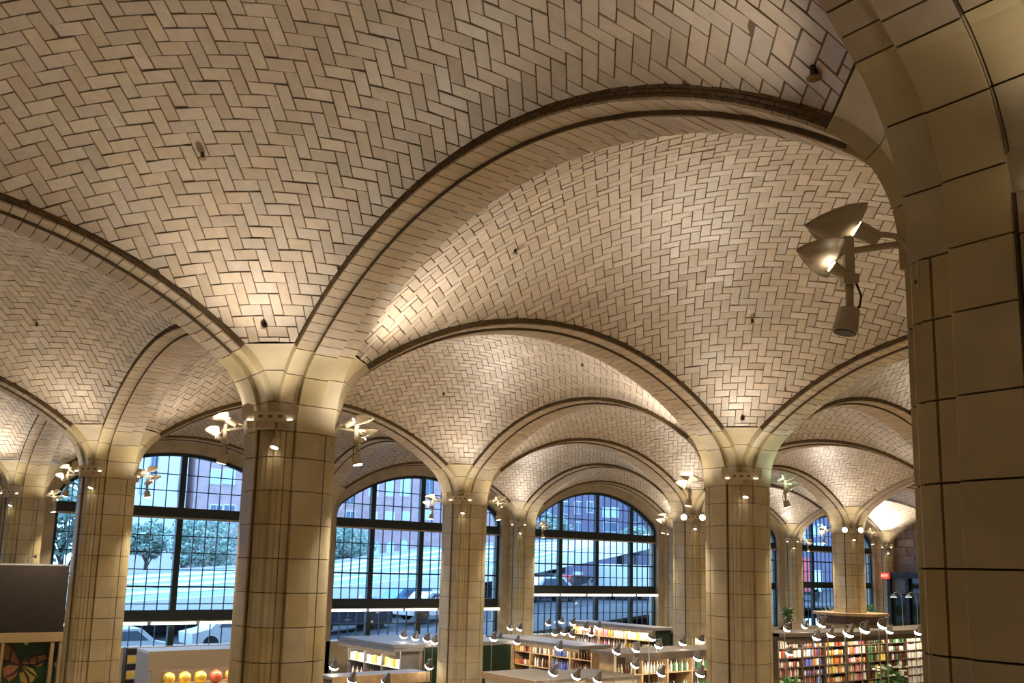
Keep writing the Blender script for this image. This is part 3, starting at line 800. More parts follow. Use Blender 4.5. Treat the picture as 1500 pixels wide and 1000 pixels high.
def shelf_unit(name, label, p, facing, L, D, H, bays, shelves, mats, fill, plabel, over=.25, top_th=.10, glow=True, seed=1, solid_end=None, z_lo=.1, cat='shelf unit'):
    """open display unit: top slab, uprights, shelves, back, an added, unseen light strip; products stand on the shelves as things of their own"""
    M = unit_matrix(p, facing); root = empty(name, M.to_translation(), M.to_euler().z); tag(root, label, cat)
    mt, mu, mb_, ms = mats
    box_obj('top', -over*.4, L+over*.4, -over, D+.05, H-top_th, H, mt, root)
    box_obj('fascia', -over*.4, L+over*.4, -over, -over+.03, H-top_th-.10, H-top_th, mt if mt != 'top_grey' else 'wood', root)  # lip added to hide the light strip from view
    box_obj('back_panel', 0, L, D-.03, D, 0, H-top_th, mb_, root)
    box_obj('plinth', 0, L, .03, D, 0, z_lo, mt, root)
    for k in range(bays+1):
        x = L*k/bays; box_obj('upright', x-.03, x+.03, 0, D-.03, 0, H-top_th, mu if not (solid_end and k == bays) else solid_end, root)
    hs = [(H-top_th-z_lo)*q/shelves+z_lo for q in range(shelves)]
    for k in range(bays):
        for z in hs: box_obj('shelf', L*k/bays+.03, L*(k+1)/bays-.03, .02, D-.03, z, z+.03, ms, root)
    if glow: box_obj('added_light_strip', .05, L-.05, -over+.04, -over+.10, H-top_th-.035, H-top_th-.003, 'added_shelf_glow', root)  # unseen strip, added to brighten the goods
    rnd = random.Random(seed); group = 'goods on the '+plabel
    for k in range(bays):
        for q, z in enumerate(hs):
            kind, cols, gap, hmin = fill(k, q, rnd)
            if not kind: continue
            if (M @ Vector((0, 0, z))).z < hmin: continue
            x = L*k/bays+.03+gap*.55
            while x < L*(k+1)/bays-.03-gap*.45:
                product(kind, rnd.choice(cols), M, (x, .10+rnd.uniform(-.01, .03), z+.031), 'on shelf %s, bay %s of the %s' % (ORD_[q], ORD_[k], plabel), group, root); x += gap*rnd.uniform(.95, 1.15)
    return root, M
TOPS = []         # (x0, x1, y0, y1, height) of the flat tops that can carry a lamp
def add_top(o, h):
    vs = [o.parent.matrix_basis @ o.matrix_basis @ v.co if o.parent else o.matrix_basis @ v.co for v in o.data.vertices]
    TOPS.append((min(v.x for v in vs), max(v.x for v in vs), min(v.y for v in vs), max(v.y for v in vs), h))
def spotlight(x, y, h, where, green=False, big_=1.25, light=0, pole=None):
    p = Vector(W(*at(x, y, 2, zh(h)))); pole = 0
    for _ in range(3):
        hit_ = [t for t in TOPS if t[0]-.05 < p.x < t[1]+.05 and t[2]-.05 < p.y < t[3]+.25]
        tall = [t[4] for t in hit_ if t[4] > p.z-.22]
        if not tall: break
        p = Vector(W(*at(x, y, 2, zh(max(tall)+.25))))
    low_ = [t[4] for t in TOPS if t[0]-.05 < p.x < t[1]+.05 and t[2]-.05 < p.y < t[3]+.25 and t[4] <= p.z]
    pole = max(low_) if low_ else 0
    root = empty('spotlight', p, 0); tag(root, where, 'spotlight', 'small spotlights over the market shelves')
    s = big_
    MB().tube([(0, .10*s, -.16*s if pole is None else -(p.z-pole)), (0, .10*s, .06*s), (0, .05*s, .09*s), (0, 0, .08*s)], .012*s, 6).build('stem', 'metal', root)
    hd = MB().lathe([(.028*s, .13*s), (.034*s, .11*s), (.045*s, .04*s), (.075*s, -.01*s), (.098*s, -.05*s)], 10).build('head', 'dark_metal', root, smooth=True)
    MB().lathe([(.04*s, -.115*s), (.08*s, -.095*s), (.097*s, -.060*s), (.088*s, -.045*s)], 10).build('lens', 'lamp_green' if green else 'lamp_soft', hd)
    hd.rotation_euler = (random.uniform(.35, .6), 0, 0)
    if light: local_spot(root, (0, -.03, -.10), (0, -.5, -1), light, 120, (1, .88, .7))
def gpt(x, y, h): return W(*at(x, y, 2, zh(h)))

wood_set = ('top_grey', 'wood', 'dark_wood', 'wood')
# shelves with wine, left of the wide window (front looks to the left, runs along u)
a = Vector(gpt(836, 945, 2.45)); b = Vector(gpt(714, 931, 2.45)); L_ = (b-a).length
p = (a.x+.9, a.y+L_, 0)
def fill_e(k, q, r):
    if q < 1: return (None, 0, 0, 0)
    if k == 2: return ('bottle', [5, 5, 7, 5], .12, .4)
    if k == 0: return ('jar', [1, 4, 2, 0], .14, .4)
    if k == 1: return ('bottle', [2, 7, 3, 7], .11, .4)
    return ('bottle', [3, 9, 8, 3], .12, .4)
shelf_unit('wine_shelves', 'wooden wine shelves with a blue section, right of the slim pier', p, 'v', L_, .5, 2.45, 4, 5, wood_set, fill_e, 'wooden wine shelves', over=.9, seed=3)
# tall wine wall in front of the wide window
a = Vector(gpt(958, 919, 2.95)); b = Vector(gpt(846, 907, 2.95)); L_ = max(3.0, (b-a).length*.9)
p = (a.x, a.y+L_, 0)
def fill_f(k, q, r):
    if q < 1: return (None, 0, 0, 0)
    return (('carton', [9, 2, 1], .2, .4) if (k == 2 and q > 4) else ('bottle', [7, 2, 10, 2, 4, 7], .125, .4))
shelf_unit('wine_wall', 'tall brightly lit wooden wine rack below the rightmost wide window', p, 'v', L_, .8, 2.95, 3, 7, ('top_grey', 'wood', 'wood', 'wood'), fill_f, 'tall wine rack', over=.15, seed=5, solid_end='glass_dark')
# dark glass fronted end beside it
q0 = Vector((a.x+.02, a.y+.05, 0))
fr = empty('glass_cooler', q0); tag(fr, 'dark glass sided cooler at the right end of the tall wine rack', 'cooler')
box_obj('body', .85, 3.6, 0, .7, 0, 2.75, 'dark', fr); box_obj('top', .84, 3.7, -.06, .72, 2.76, 2.9, 'top_grey', fr)
for k in range(3): box_obj('glass_door', .88+k*.9, 1.74+k*.9, -.04, -.01, .1, 2.65, 'glass_dark', fr)
# long low canopy with white wine bottles in front of the twin lamp pier
a = Vector(gpt(928, 957, 2.6)); 
p = (a.x, a.y+.7, 0)
def fill_g(k, q, r):
    if q < 2: return (None, 0, 0, 0)
    return ('bottle', [[9, 1, 3], [7, 2, 7], [7, 7, 6], [6, 7, 6]][min(k, 3)], .12, .4)
shelf_unit('wine_counter', 'low wooden wine counter with an overhanging brown canopy before the twin-lamp pier', p, 'u', 4.3, .68, 2.6, 4, 4, ('brown_top', 'wood', 'dark_wood', 'wood'), fill_g, 'low wine counter', over=.7, seed=8)
# lit refrigerated case behind the slim pier
a = Vector(gpt(587, 949, 2.35)); b = Vector(gpt(497, 937, 2.35)); L_ = (b-a).length
p = (a.x, a.y+L_, 0)
def fill_d(k, q, r):
    if q < 1: return (None, 0, 0, 0)
    return ('carton', [7, 2, 7, 1], .2, .4) if q > 2 else ('bottle', [7, 3, 2, 8], .13, .4)
shelf_unit('lit_case', 'glowing white display case with a grey top left of the slim pier', p, 'v', L_, .7, 2.35, 3, 4, ('top_grey', 'grey', 'white', 'white'), fill_d, 'glowing white case', over=.3, seed=11)
top = box_obj('case_roof', a.x-.3, a.x+4.4, a.y-.05, a.y+L_+.05, 2.36, 2.46, 'top_grey'); tag(top, 'wide flat grey roof over the glowing white display case', 'roof')
gp = box_obj('glass_screen', a.x+.78, a.x+4.2, a.y-.06, a.y-.03, .2, 2.34, 'glass_dark'); tag(gp, 'dark glass screen below the right edge of the grey case roof', 'screen')
# low counter in front of it
a = Vector(gpt(487, 992, 2.05)); m_ = empty('service_counter', (a.x, a.y, 0)); tag(m_, 'low counter with grey top and wooden edge left of the slim pier', 'counter')
box_obj('top', 0, 2.85, 0, .8, 1.98, 2.05, 'top_grey', m_); box_obj('edge', 0, 2.85, -.05, 0, 1.80, 2.06, 'wood', m_); box_obj('body', .1, 2.75, .1, .7, 0, 1.98, 'dark_wood', m_)
# kiosk by the left window, blue daylight painted on its top
a = Vector(gpt(219, 954, 2.5)); m_ = empty('display_kiosk', (a.x, a.y, 0)); tag(m_, 'white framed display kiosk with blue daylight painted on its top below the left window', 'kiosk')
box_obj('top', 0, 4.6, 0, 1.1, 2.44, 2.5, 'kiosk_top_daylit', m_); box_obj('fascia', 0, 4.6, -.02, 0, 2.02, 2.5, 'kiosk_frame_shaded', m_)
box_obj('side_panel', 0, .10, 0, 1.1, 0, 2.44, 'kiosk_grey', m_); box_obj('upright', .10, .32, -.02, .05, 0, 2.02, 'kiosk_frame_shaded', m_)
box_obj('back_panel', .1, 4.6, .9, 1.1, 0, 2.44, 'dark_wood', m_)
for z in (1.05, 1.55): box_obj('shelf', .32, 4.6, .05, .9, z, z+.04, 'wood', m_)
box_obj('added_light_strip', .4, 4.5, .04, .09, 2.06, 2.10, 'added_shelf_glow', m_)  # another unseen strip, added to light the kiosk shelves
for k in range(6):
    g_ = MB().lathe([(.05, 0), (.15, .06), (.17, .16), (.15, .27), (.08, .31), (.05, .33)], 14).build('gold_canister', 'gold' if k < 3 else PROD[(0, 4, 0)[k-3]], None, True)
    g_.location = (a.x+.62+k*.42, a.y+.25, 1.60)
    tag(g_, ['round gold tin nearest the left end of the kiosk', 'second round gold tin on the kiosk shelf', 'third round gold tin on the kiosk shelf', 'dark red round tin on the kiosk shelf',
             'orange round tin on the kiosk shelf', 'red round tin beside the thick pier on the kiosk shelf'][k], 'tin', 'round tins in the kiosk')
for k in range(9):
    product(('carton', 'bottle', 'jar')[k % 3], (7, 5, 2, 6, 7, 9, 5, 7, 2)[k], Matrix.Translation((a.x, a.y, 0)), (.5+k*.28, .2, 1.095), 'on the lower shelf of the display kiosk', 'goods in the kiosk')
# yellow and black rack edge beside the kiosk
c_ = Vector(gpt(190, 950, 2.35)); y_ = empty('magazine_rack', (c_.x, c_.y+.3, 0)); tag(y_, 'narrow rack of yellow and black packets beside the left pier', 'rack')
box_obj('post', 0, .04, 0, .3, 0, 2.35, 'dark', y_)
for k in range(6): box_obj('packet', .05, .34, 0, .03, 1.1+k*.21, 1.27+k*.21, PROD[1] if k % 2 == 0 else 'dark', y_)

# big lit grocery wall on the right under a long canopy
a = Vector(gpt(1150, 930, 2.85)); b = Vector(gpt(1376, 921, 2.85)); p = (a.x+.1, a.y+.35, 0); L_ = 9.6
def fill_i(k, q, r):
    if q < 2: return (None, 0, 0, 0)
    cols = [[7, 2, 0], [5, 4, 0, 7, 5], [4, 1, 0, 7, 2], [2, 4, 7, 10, 9], [1, 3, 11, 6], [3, 7, 6, 3], [7, 7, 2]][k]
    return (('carton', 'bottle', 'jar')[(k+q) % 3] if k != 6 else 'carton', cols, (.20, .13, .15)[(k+q) % 3] if k != 6 else .2, .5)
shelf_unit('grocery_wall', 'long brightly stocked grocery wall under a curved canopy at the lower right', p, 'u', L_, .6, 2.75, 7, 8, ('brown_top', 'dark_wood', 'white', 'dark_wood'), fill_i, 'long grocery wall', over=.5, seed=21)
cn = MB(); rows = []
for q in range(17):
    t = q/16; x = a.x-.6+t*(L_+2.2); y = a.y-.75+1.1*(t-.5)**2*2; rows.append([(x, y, 2.80), (x, y, 2.93), (x, y+1.3, 2.96), (x, y+1.3, 2.84), (x, y, 2.80)])
o = obj('curved_canopy', *strip(rows), 'brown_top'); tag(o, 'long curved brown canopy carrying spotlights over the grocery wall', 'canopy')
# wooden ledge around the far right pier
c_ = Vector(W(3, 2, 0)); m_ = empty('wooden_ledge', (c_.x, c_.y, 0)); tag(m_, 'octagonal wooden ledge wrapped around the far right pier', 'ledge')
def octa(r, z0, z1):
    n = 8; return [(r*math.cos(math.pi/8+k*math.pi/4), r*math.sin(math.pi/8+k*math.pi/4), z) for z in (z0, z1) for k in range(n)], [tuple(range(7, -1, -1)), tuple(range(8, 16))]+[(k, (k+1) % 8, 8+(k+1) % 8, 8+k) for k in range(8)]
obj('top', *octa(1.45, 3.36, 3.46), 'wood', m_); obj('band', *octa(1.3, 3.05, 3.36), 'dark_wood', m_); obj('body', *octa(1.2, 2.98, 3.05), 'wood', m_)
# brown counter tops in the foreground, bottom centre
for (x, y, h, w_, d_, lab) in ((716, 985, 2.2, 1.7, 1.9, 'brown topped low cabinet at the bottom just right of the slim pier'), (800, 985, 2.1, 1.95, 1.6, 'wide brown topped low cabinet at the bottom centre')):
    a = Vector(gpt(x, y, h)); m_ = empty('low_cabinet', (a.x, a.y, 0)); tag(m_, lab, 'cabinet')
    box_obj('top', 0, w_, -d_, .3, h-.07, h, 'brown_top', m_); box_obj('body', .06, w_-.06, -d_+.06, .24, 0, h-.07, 'cream', m_)
    box_obj('edge', -.02, 0, -d_, .3, h-.16, h-.0, 'wood', m_)
# partition and butterfly mural at the left edge
UP_ = 2.17; vR = at(97, 880, 1, UP_)[0]
pa = [at(50, 828, 1, UP_)[2], at(50, 926, 1, UP_)[2], at(50, 940, 1, UP_)[2]]
m_ = empty('grey_partition', W(vR-.55, UP_, -ZL/S)); tag(m_, 'dark grey partition box with a mural beneath it at the left edge', 'partition')
def rel(name, v0, v1, u0, u1, z0, z1, m):
    b0 = Vector(W(vR-.55, UP_, -ZL/S)); A_ = Vector(W(v0, u0, z0))-b0; B_ = Vector(W(v1, u1, z1))-b0
    return box_obj(name, A_.x, B_.x, A_.y, B_.y, A_.z, B_.z, m, m_)
rel('upper_panel', vR-.55, vR, UP_, UP_+.10, pa[1], pa[0], 'grey_panel'); rel('cap', vR-.30, vR+.0, UP_+.01, UP_+.11, pa[0], pa[0]+.003, 'top_grey')
rel('beam', vR-.55, vR, UP_-.004, UP_+.10, pa[2], pa[1], 'beam_tan')
vp = at(74, 970, 1, UP_)[0]; rel('post', vp-.004, vp+.004, UP_-.003, UP_+.02, -ZL/S, pa[2], 'beam_tan'); rel('post', vR-.006, vR, UP_-.003, UP_+.02, -ZL/S, pa[2], 'beam_tan')
vp2 = at(2, 970, 1, UP_)[0]; rel('post', vp2-.004, vp2+.002, UP_-.003, UP_+.02, -ZL/S, pa[2], 'beam_tan')
mur = gbox('butterfly_mural', vR-.5, vR-.007, UP_+.010, UP_+.016, -ZL/S+.05, pa[2], 'mural_green'); tag(mur, 'dark green photo mural of butterflies below the grey partition', 'mural')
def mur_poly(name, pix, m, off, bend=0):
    vs = [];
    for x, y in pix: g = at(x, y, 1, UP_+.0098-off); vs.append(W(g[0], g[1], g[2]))
    n = len(vs); vs += [(p[0], p[1]+.004, p[2]) for p in vs]
    fs = [tuple(range(n)), tuple(range(2*n-1, n-1, -1))]+[(i, n+i, n+(i+1) % n, (i+1) % n) for i in range(n)]
    o = obj(name, vs, fs, m); o.parent = mur; return o
mur_poly('wing', [(28, 968), (22, 955), (12, 945), (5, 941), (5, 965), (12, 972), (26, 973)], 'wing_orange', .0004)
mur_poly('wing', [(33, 968), (45, 962), (58, 956), (68, 957), (69, 965), (60, 975), (46, 976), (34, 972)], 'wing_orange', .0004)
mur_poly('wing', [(28, 974), (12, 974), (5, 978), (5, 990), (14, 998), (24, 990)], 'wing_orange', .0004)
mur_poly('wing', [(33, 974), (48, 979), (54, 988), (48, 998), (40, 1002), (30, 998), (28, 985)], 'wing_yellow', .0004)
for pix in ([(28, 970), (20, 952), (8, 941), (10, 941), (24, 953), (30, 969)], [(33, 970), (50, 958), (68, 955), (69, 958), (52, 961), (34, 971)], [(33, 972), (50, 972), (68, 965), (68, 968), (50, 976), (33, 974)],
            [(28, 973), (14, 968), (5, 964), (5, 967), (14, 972), (28, 975)], [(31, 975), (42, 990), (44, 1000), (41, 1000), (38, 990), (30, 977)], [(29, 975), (18, 986), (8, 990), (9, 992), (20, 988), (30, 978)],
            [(33, 974), (46, 984), (53, 989), (52, 991), (44, 986), (33, 976)], [(40, 966), (44, 976), (46, 976), (43, 965)], [(52, 960), (54, 974), (56, 974), (54, 959)], [(16, 950), (12, 968), (14, 969), (19, 953)]):
    mur_poly('wing_vein', pix, 'wing_black', .0008)
mur_poly('body', [(29, 965), (33, 965), (34, 972), (32, 985), (29, 985), (27, 972)], 'wing_black', .0012)
mur_poly('light_spot', [(35, 939), (41, 937), (42, 942), (39, 945), (35, 943)], 'glow_green', .0004)
mur_poly('wing', [(79, 972), (86, 966), (90, 972), (89, 980), (82, 978)], 'wing_yellow', .0004); mur_poly('wing', [(80, 955), (86, 954), (90, 960), (84, 966)], 'wing_black', .0004)
mur_poly('wing_vein', [(78, 978), (88, 982), (89, 990), (80, 996)], 'wing_black', .0004)
# microphone like lamp on top of the partition
g = at(52, 815, 1, UP_+.06); c_ = Vector(W(*g)); m_ = empty('gooseneck_lamp', (c_.x, c_.y, c_.z)); tag(m_, 'tiny dark gooseneck lamp on top of the grey partition', 'lamp')
MB().tube([(-.14, 0, -.13), (-.12, 0, -.02), (-.05, 0, .01), (0, 0, 0)], .008, 6).build('neck', 'dark', m_); MB().lathe([(.02, -.03), (.035, 0), (.02, .03)], 8).build('head', 'dark', m_)

for o in list(COL.objects):
    if o.type == 'MESH' and o.name.split('.')[0] in ('top', 'case_roof', 'curved_canopy'):
        add_top(o, max(v.co.z for v in o.data.vertices)+(o.parent.location.z if o.parent else 0))
LSP = [(748,917,2.6),(762,918,2.6),(724,932,2.5),(733,932,2.5),(758,937,2.5),(804,911,2.7),(823,908,2.7),(813,925,2.5),(826,924,2.5),(840,910,3.0),(859,916,3.0),(877,915,3.0),(839,927,2.6),(820,945,2.3),(812,981,2.3),(846,986,2.3),(877,991,2.3),
 (866,925,2.8),(905,950,2.7),(933,947,2.7),(966,942,2.7),(956,930,2.7),(1001,938,2.75),(1028,935,2.75),(1023,960,2.6),(970,982,2.4),(1027,983,2.4),(932,970,2.5),(592,928,2.6),(609,931,2.6),(626,933,2.6),(637,936,2.6),(490,973,2.3),(517,992,2.2),(567,994,2.2),(630,972,2.3),
 (1154,918,3.1),(1180,914,3.1),(1205,910,3.1),(1222,906,3.1),(1197,930,2.8),(1218,926,2.8),(1245,923,2.8),(1268,918,2.9),(1294,912,3.1),(1304,921,2.9),(1346,923,2.9),(1157,953,2.5),(1375,993,2.2)]
def zone(x, y):
    if x < 500: return 'beside the thick pier at the bottom'
    if x < 645: return 'near the glowing white case'
    if x < 900: return 'over the wine shelves right of the slim pier'
    if x < 1050: return 'over the low wine counter'
    return 'on the curved canopy at the lower right'
ZN = {}
ORD = ['first', 'second', 'third', 'fourth', 'fifth', 'sixth', 'seventh', 'eighth', 'ninth', 'tenth', 'eleventh', 'twelfth', 'thirteenth', 'fourteenth', 'fifteenth', 'sixteenth', 'seventeenth', 'eighteenth', 'nineteenth', 'twentieth']
for x, y, h in sorted(LSP):
    z_ = zone(x, y); n = ZN.get(z_, 0); ZN[z_] = n+1
    spotlight(x, y, h, 'small metal spotlight %s, %s from the left' % (z_, ORD[n]), light=70 if n % 3 == 1 else 0)
# curved stalk lamps at the right
for x, y, lab in ((1309, 873, 'left'), (1331, 873, 'middle'), (1352, 884, 'right')):
    g = at(x, y, 1, 2.35); c_ = Vector(W(*g)); m_ = empty('stalk_lamp', c_); tag(m_, '%s of three curved stalk lamps before the dark storefront' % lab, 'lamp', 'curved stalk lamps')
    MB().tube([(.75, 0, .0-c_.z), (.75, 0, -.1), (.65, 0, .12), (.4, 0, .2), (.12, 0, .17), (0, 0, .08)], .02, 6).build('stalk', 'metal', m_, True)
    hd = MB().lathe([(.03, .10), (.06, .08), (.16, -.04)], 10).build('shade', 'metal', m_, True)
    MB().lathe([(.15, -.045), (.15, -.04)], 10).build('bulb', 'lamp_green' if lab == 'middle' else 'lamp_white', hd)
# plants and flowers
def plant(x, y, ax, val, r, n, m, lab, cat='plant', petals=0, seed=0):
    g = at(x, y, ax, val); c_ = Vector(W(*g)); rnd = random.Random(seed); root = empty('leafy_plant' if not petals else 'flower_bouquet', (c_.x, c_.y, c_.z-r*1.1)); tag(root, lab, cat)
    mb = MB()
    for _ in range(n):
        th = rnd.uniform(0, 6.28); el = rnd.uniform(-.2, 1.35); L = r*rnd.uniform(.6, 1.1); w = r*.09
        d = Vector((math.cos(th)*math.cos(el), math.sin(th)*math.cos(el), math.sin(el))); sd = d.cross(Vector((0, 0, 1))).normalized(); b0 = Vector((0, 0, r*.3))
        mid = b0+d*L*.55; tip = b0+d*L+Vector((0, 0, -L*.25))
        mb.add([b0, mid-sd*w, tip, mid+sd*w], [(0, 1, 2, 3)], rnd.random())
    box_obj('stand', -r*.2, r*.2, -r*.2, r*.2, -(c_.z-r*1.1), 0, 'dark_wood', root); mb.build('foliage', m, root); MB().lathe([(r*.22, 0), (r*.3, r*.3), (r*.32, r*.35)], 10).build('pot', 'dark_wood', root)
    if petals:
        pm = MB()
        for _ in range(petals):
            th = rnd.uniform(0, 6.28); q = rnd.uniform(.3, .9)*r; pm.lathe([(.01, -.02), (r*.10, 0), (r*.05, .04), (.005, .05)], 6, (q*math.cos(th), q*math.sin(th), r*rnd.uniform(.5, 1.1)))
        pm.build('blossoms', 'petal', root)
plant(1153, 886, 1, 2.1, .55, 60, 'leaf2', 'green leafy plant just right of the green-lamp pier', seed=1)
plant(1305, 972, 1, 1.75, .8, 70, 'leaf2', 'round bouquet with white blossoms in front of the grocery wall', 'flowers', 22, seed=2)
plant(1275, 882, 1, 2.45, .6, 50, 'leaf2', 'dark green plant right of the far right pier', seed=3)
plant(1212, 884, 1, 2.3, .6, 40, 'leaf', 'pale drooping plant left of the far right pier', seed=4)
plant(1160, 985, 1, 1.6, .7, 60, 'leaf2', 'dark plant at the bottom beside the green-lamp pier', seed=5)
# dark storefront against the end wall with an exit sign
m_ = empty('storefront', W(4.93, 2.3, -ZL/S)); tag(m_, 'dark two storey storefront frame against the end wall', 'storefront'); b0 = Vector(W(4.93, 2.3, -ZL/S))
def sf(name, v0, v1, u0, u1, z0, z1, m):
    A_ = Vector(W(v0, u0, z0))-b0; B_ = Vector(W(v1, u1, z1))-b0; box_obj(name, A_.x, B_.x, A_.y, B_.y, A_.z, B_.z, m, m_)
zt = at(1300, 838, 0, 4.93)[2]; zm = at(1300, 868, 0, 4.93)[2]
sf('beam', 4.90, 4.95, 2.35, 2.93, zt-.035, zt, 'dark'); sf('beam', 4.90, 4.95, 2.35, 2.93, zm-.02, zm, 'dark')
for uu in (2.36, 2.52, 2.68, 2.80, 2.92): sf('post', 4.905, 4.945, uu-.01, uu+.01, -ZL/S, zt, 'dark')
for q, uu in enumerate((2.37, 2.53, 2.66, 2.79)):
    sf('panel', 4.93, 4.94, uu, uu+.125, zm, zt-.035, 'grey' if q % 2 else 'glass_dark'); sf('panel', 4.93, 4.94, uu, uu+.125, -ZL/S+.02, zm-.02, 'glass_dark')
g = at(1296, 843, 0, 4.885); c_ = Vector(W(*g)); m_ = empty('exit_sign', c_); tag(m_, 'small glowing red exit sign on the dark storefront', 'sign')
box_obj('housing', -.03, .15, -.24, .24, -.17, .17, 'red_glow', m_)
fc = bpy.data.curves.new('exit_text', 'FONT'); fc.body = 'EXIT'; fc.size = .2; fc.align_x = 'CENTER'; fc.align_y = 'CENTER'; fc.extrude = .003
to = bpy.data.objects.new('exit_text', fc); COL.objects.link(to); dg = bpy.context.evaluated_depsgraph_get(); me = bpy.data.meshes.new_from_object(to.evaluated_get(dg)); bpy.data.objects.remove(to)
me.materials.clear(); me.materials.append(MATS['exit_letter']); lt = link('lettering', me, m_, (-.034, 0, 0)); lt.rotation_euler = (math.pi/2, 0, -math.pi/2)
# sprinkler heads under the vaults
def sphere_hit(x, y, j, i):
    d = ray(x, y); o3 = CAM-np.array([j+.5, i+.5, ZC]); a = d@d; b = 2*o3@d; c = o3@o3-RHO**2; t = (-b+math.sqrt(b*b-4*a*c))/(2*a); return CAM+t*d
for x, y, j, i, lab in ((297, 225, -1, 0, 'in the middle of the overhead vault'), (387, 474, -1, 0, 'just above the thick pier left of centre'), (1192, 101, -1, 0, 'just left of the huge right pier top'),
        (755, 365, 0, 0, 'in the lit part of the vault behind the big arch'), (1102, 468, 0, 0, 'in the right part of the vault behind the big arch'), (1088, 611, 0, 0, 'just above the green-lamp pier'),
        (532, 492, 0, 0, 'just right of the thick pier top'), (650, 575, 0, 1, 'in the glittering vault'), (853, 532, 0, 1, 'in the bright streak of the glittering vault'), (54, 473, -1, 1, 'in the striped left vault')):
    g = sphere_hit(x, y, j, i); c_ = Vector(W(*g)); m_ = empty('sprinkler', c_); tag(m_, 'small dark sprinkler head '+lab, 'sprinkler', 'sprinkler heads')
    MB().cyl((0, 0, .02), (0, 0, -.05), .022, n=8).build('stem', 'dark', m_); MB().lathe([(.03, -.05), (.045, -.055), (.045, -.06)], 8).build('deflector', 'brown_edge', m_)

# ------------------------------------------------------------------ outside the windows
def zst(v): return zh(.55+.85*max(-1.5, min(v, 3.2)-.4))      # the street climbs to the right
def sloped(name, u0, u1, dz, m, lab):
    rows = [[W(v, u0, zst(v)+dz), W(v, u1, zst(v)+dz), W(v, u1, zst(v)+dz-.05), W(v, u0, zst(v)+dz-.05), W(v, u0, zst(v)+dz)] for v in (-4, -1.1, .4, 3.2, 14)]
    struct(obj(name, *strip(rows), m), lab)
sloped('ground_street', 3.1, 16, 0, 'asphalt', 'dark street climbing to the right outside the windows')
sloped('ground_sidewalk', 3.1, 3.7, .015, 'sidewalk', 'grey pavement outside the windows')
ZST = zh(.0)
# rising ramp with a white edge and a pale seamed deck
near = [(60, 897), (200, 884), (340, 875), (490, 862), (642, 847), (778, 824), (914, 797), (1000, 778)]
far = [(60, 846), (200, 838), (340, 830), (492, 822), (642, 800), (778, 793), (914, 788), (1000, 779)]
UN, UF = 4.75, 6.4
Np = [at(x, y, 1, UN) for x, y in near]; Fp = [at(x, y, 1, UF) for x, y in far]
b0 = Vector(W(Np[3][0], UN, ZST)); m_ = empty('road_ramp', b0); tag(m_, 'pale rising ramp deck with a white edge outside the windows', 'ramp')
def wr(g): return tuple(Vector(W(*g))-b0)
rows = [[wr(n), wr(f), wr((f[0], f[1], f[2]-.05)), wr((n[0], n[1], n[2]-.05)), wr(n)] for n, f in zip(Np, Fp)]
obj('deck', *strip(rows), 'ext_cyan', m_)
rows = [[wr((n[0], n[1]-.02, n[2]+.015)), wr((n[0], n[1]+.02, n[2]+.015)), wr((n[0], n[1]+.02, n[2]-.075)), wr((n[0], n[1]-.02, n[2]-.075)), wr((n[0], n[1]-.02, n[2]+.015))] for n in Np]
obj('white_edge', *strip(rows), 'ext_white', m_)
for q in (.22, .4, .58, .76, .95):
    rows = []
    for n, f in zip(Np, Fp):
        c = n+(f-n)*q; rows.append([wr((c[0], c[1]-.01, c[2]+.002)), wr((c[0], c[1], c[2]+.02)), wr((c[0], c[1]+.01, c[2]+.002))])
    obj('seam', *strip(rows), 'ext_white' if q < .9 else 'ext_stone', m_)
for q in range(1, 7):
    c = Np[q]+(Fp[q]-Np[q])*.25; gbx = W(c[0]-.04, c[1]-.04, zst(c[0])-.01); gby = W(c[0]+.04, c[1]+.04, c[2]-.05)
    A_ = Vector(gbx)-b0; B_ = Vector(gby)-b0; box_obj('ramp_column', A_.x, B_.x, A_.y, B_.y, A_.z, B_.z, 'ext_stone', m_)
rows = [[wr((n[0], UN+.30, n[2]-.03)), wr((n[0], UN+.34, n[2]-.03)), wr((n[0], UN+.34, zst(n[0])-.02)), wr((n[0], UN+.30, zst(n[0])-.02)), wr((n[0], UN+.30, n[2]-.03))] for n in Np[:6]+[at(850, 812, 1, UN)]]
obj('ramp_wall', *strip(rows), 'ramp_wall_shaded', m_)  # dark wall colour also carries the shade under the deck
for q, x in enumerate((212, 236, 300, 322, 500, 516, 548, 560, 604, 618, 700, 716, 800, 815)):
    yb_ = np.interp(x, [c[0] for c in near], [c[1] for c in near]); g = at(x, yb_+11, 1, UN+.30); A_ = Vector(W(*g))-b0
    box_obj('shop_window', A_.x-.8, A_.x+.8, A_.y-.05, A_.y+.02, A_.z-.55, A_.z+.35, 'ext_glass_lit' if q % 3 == 0 else 'ext_glass', m_)
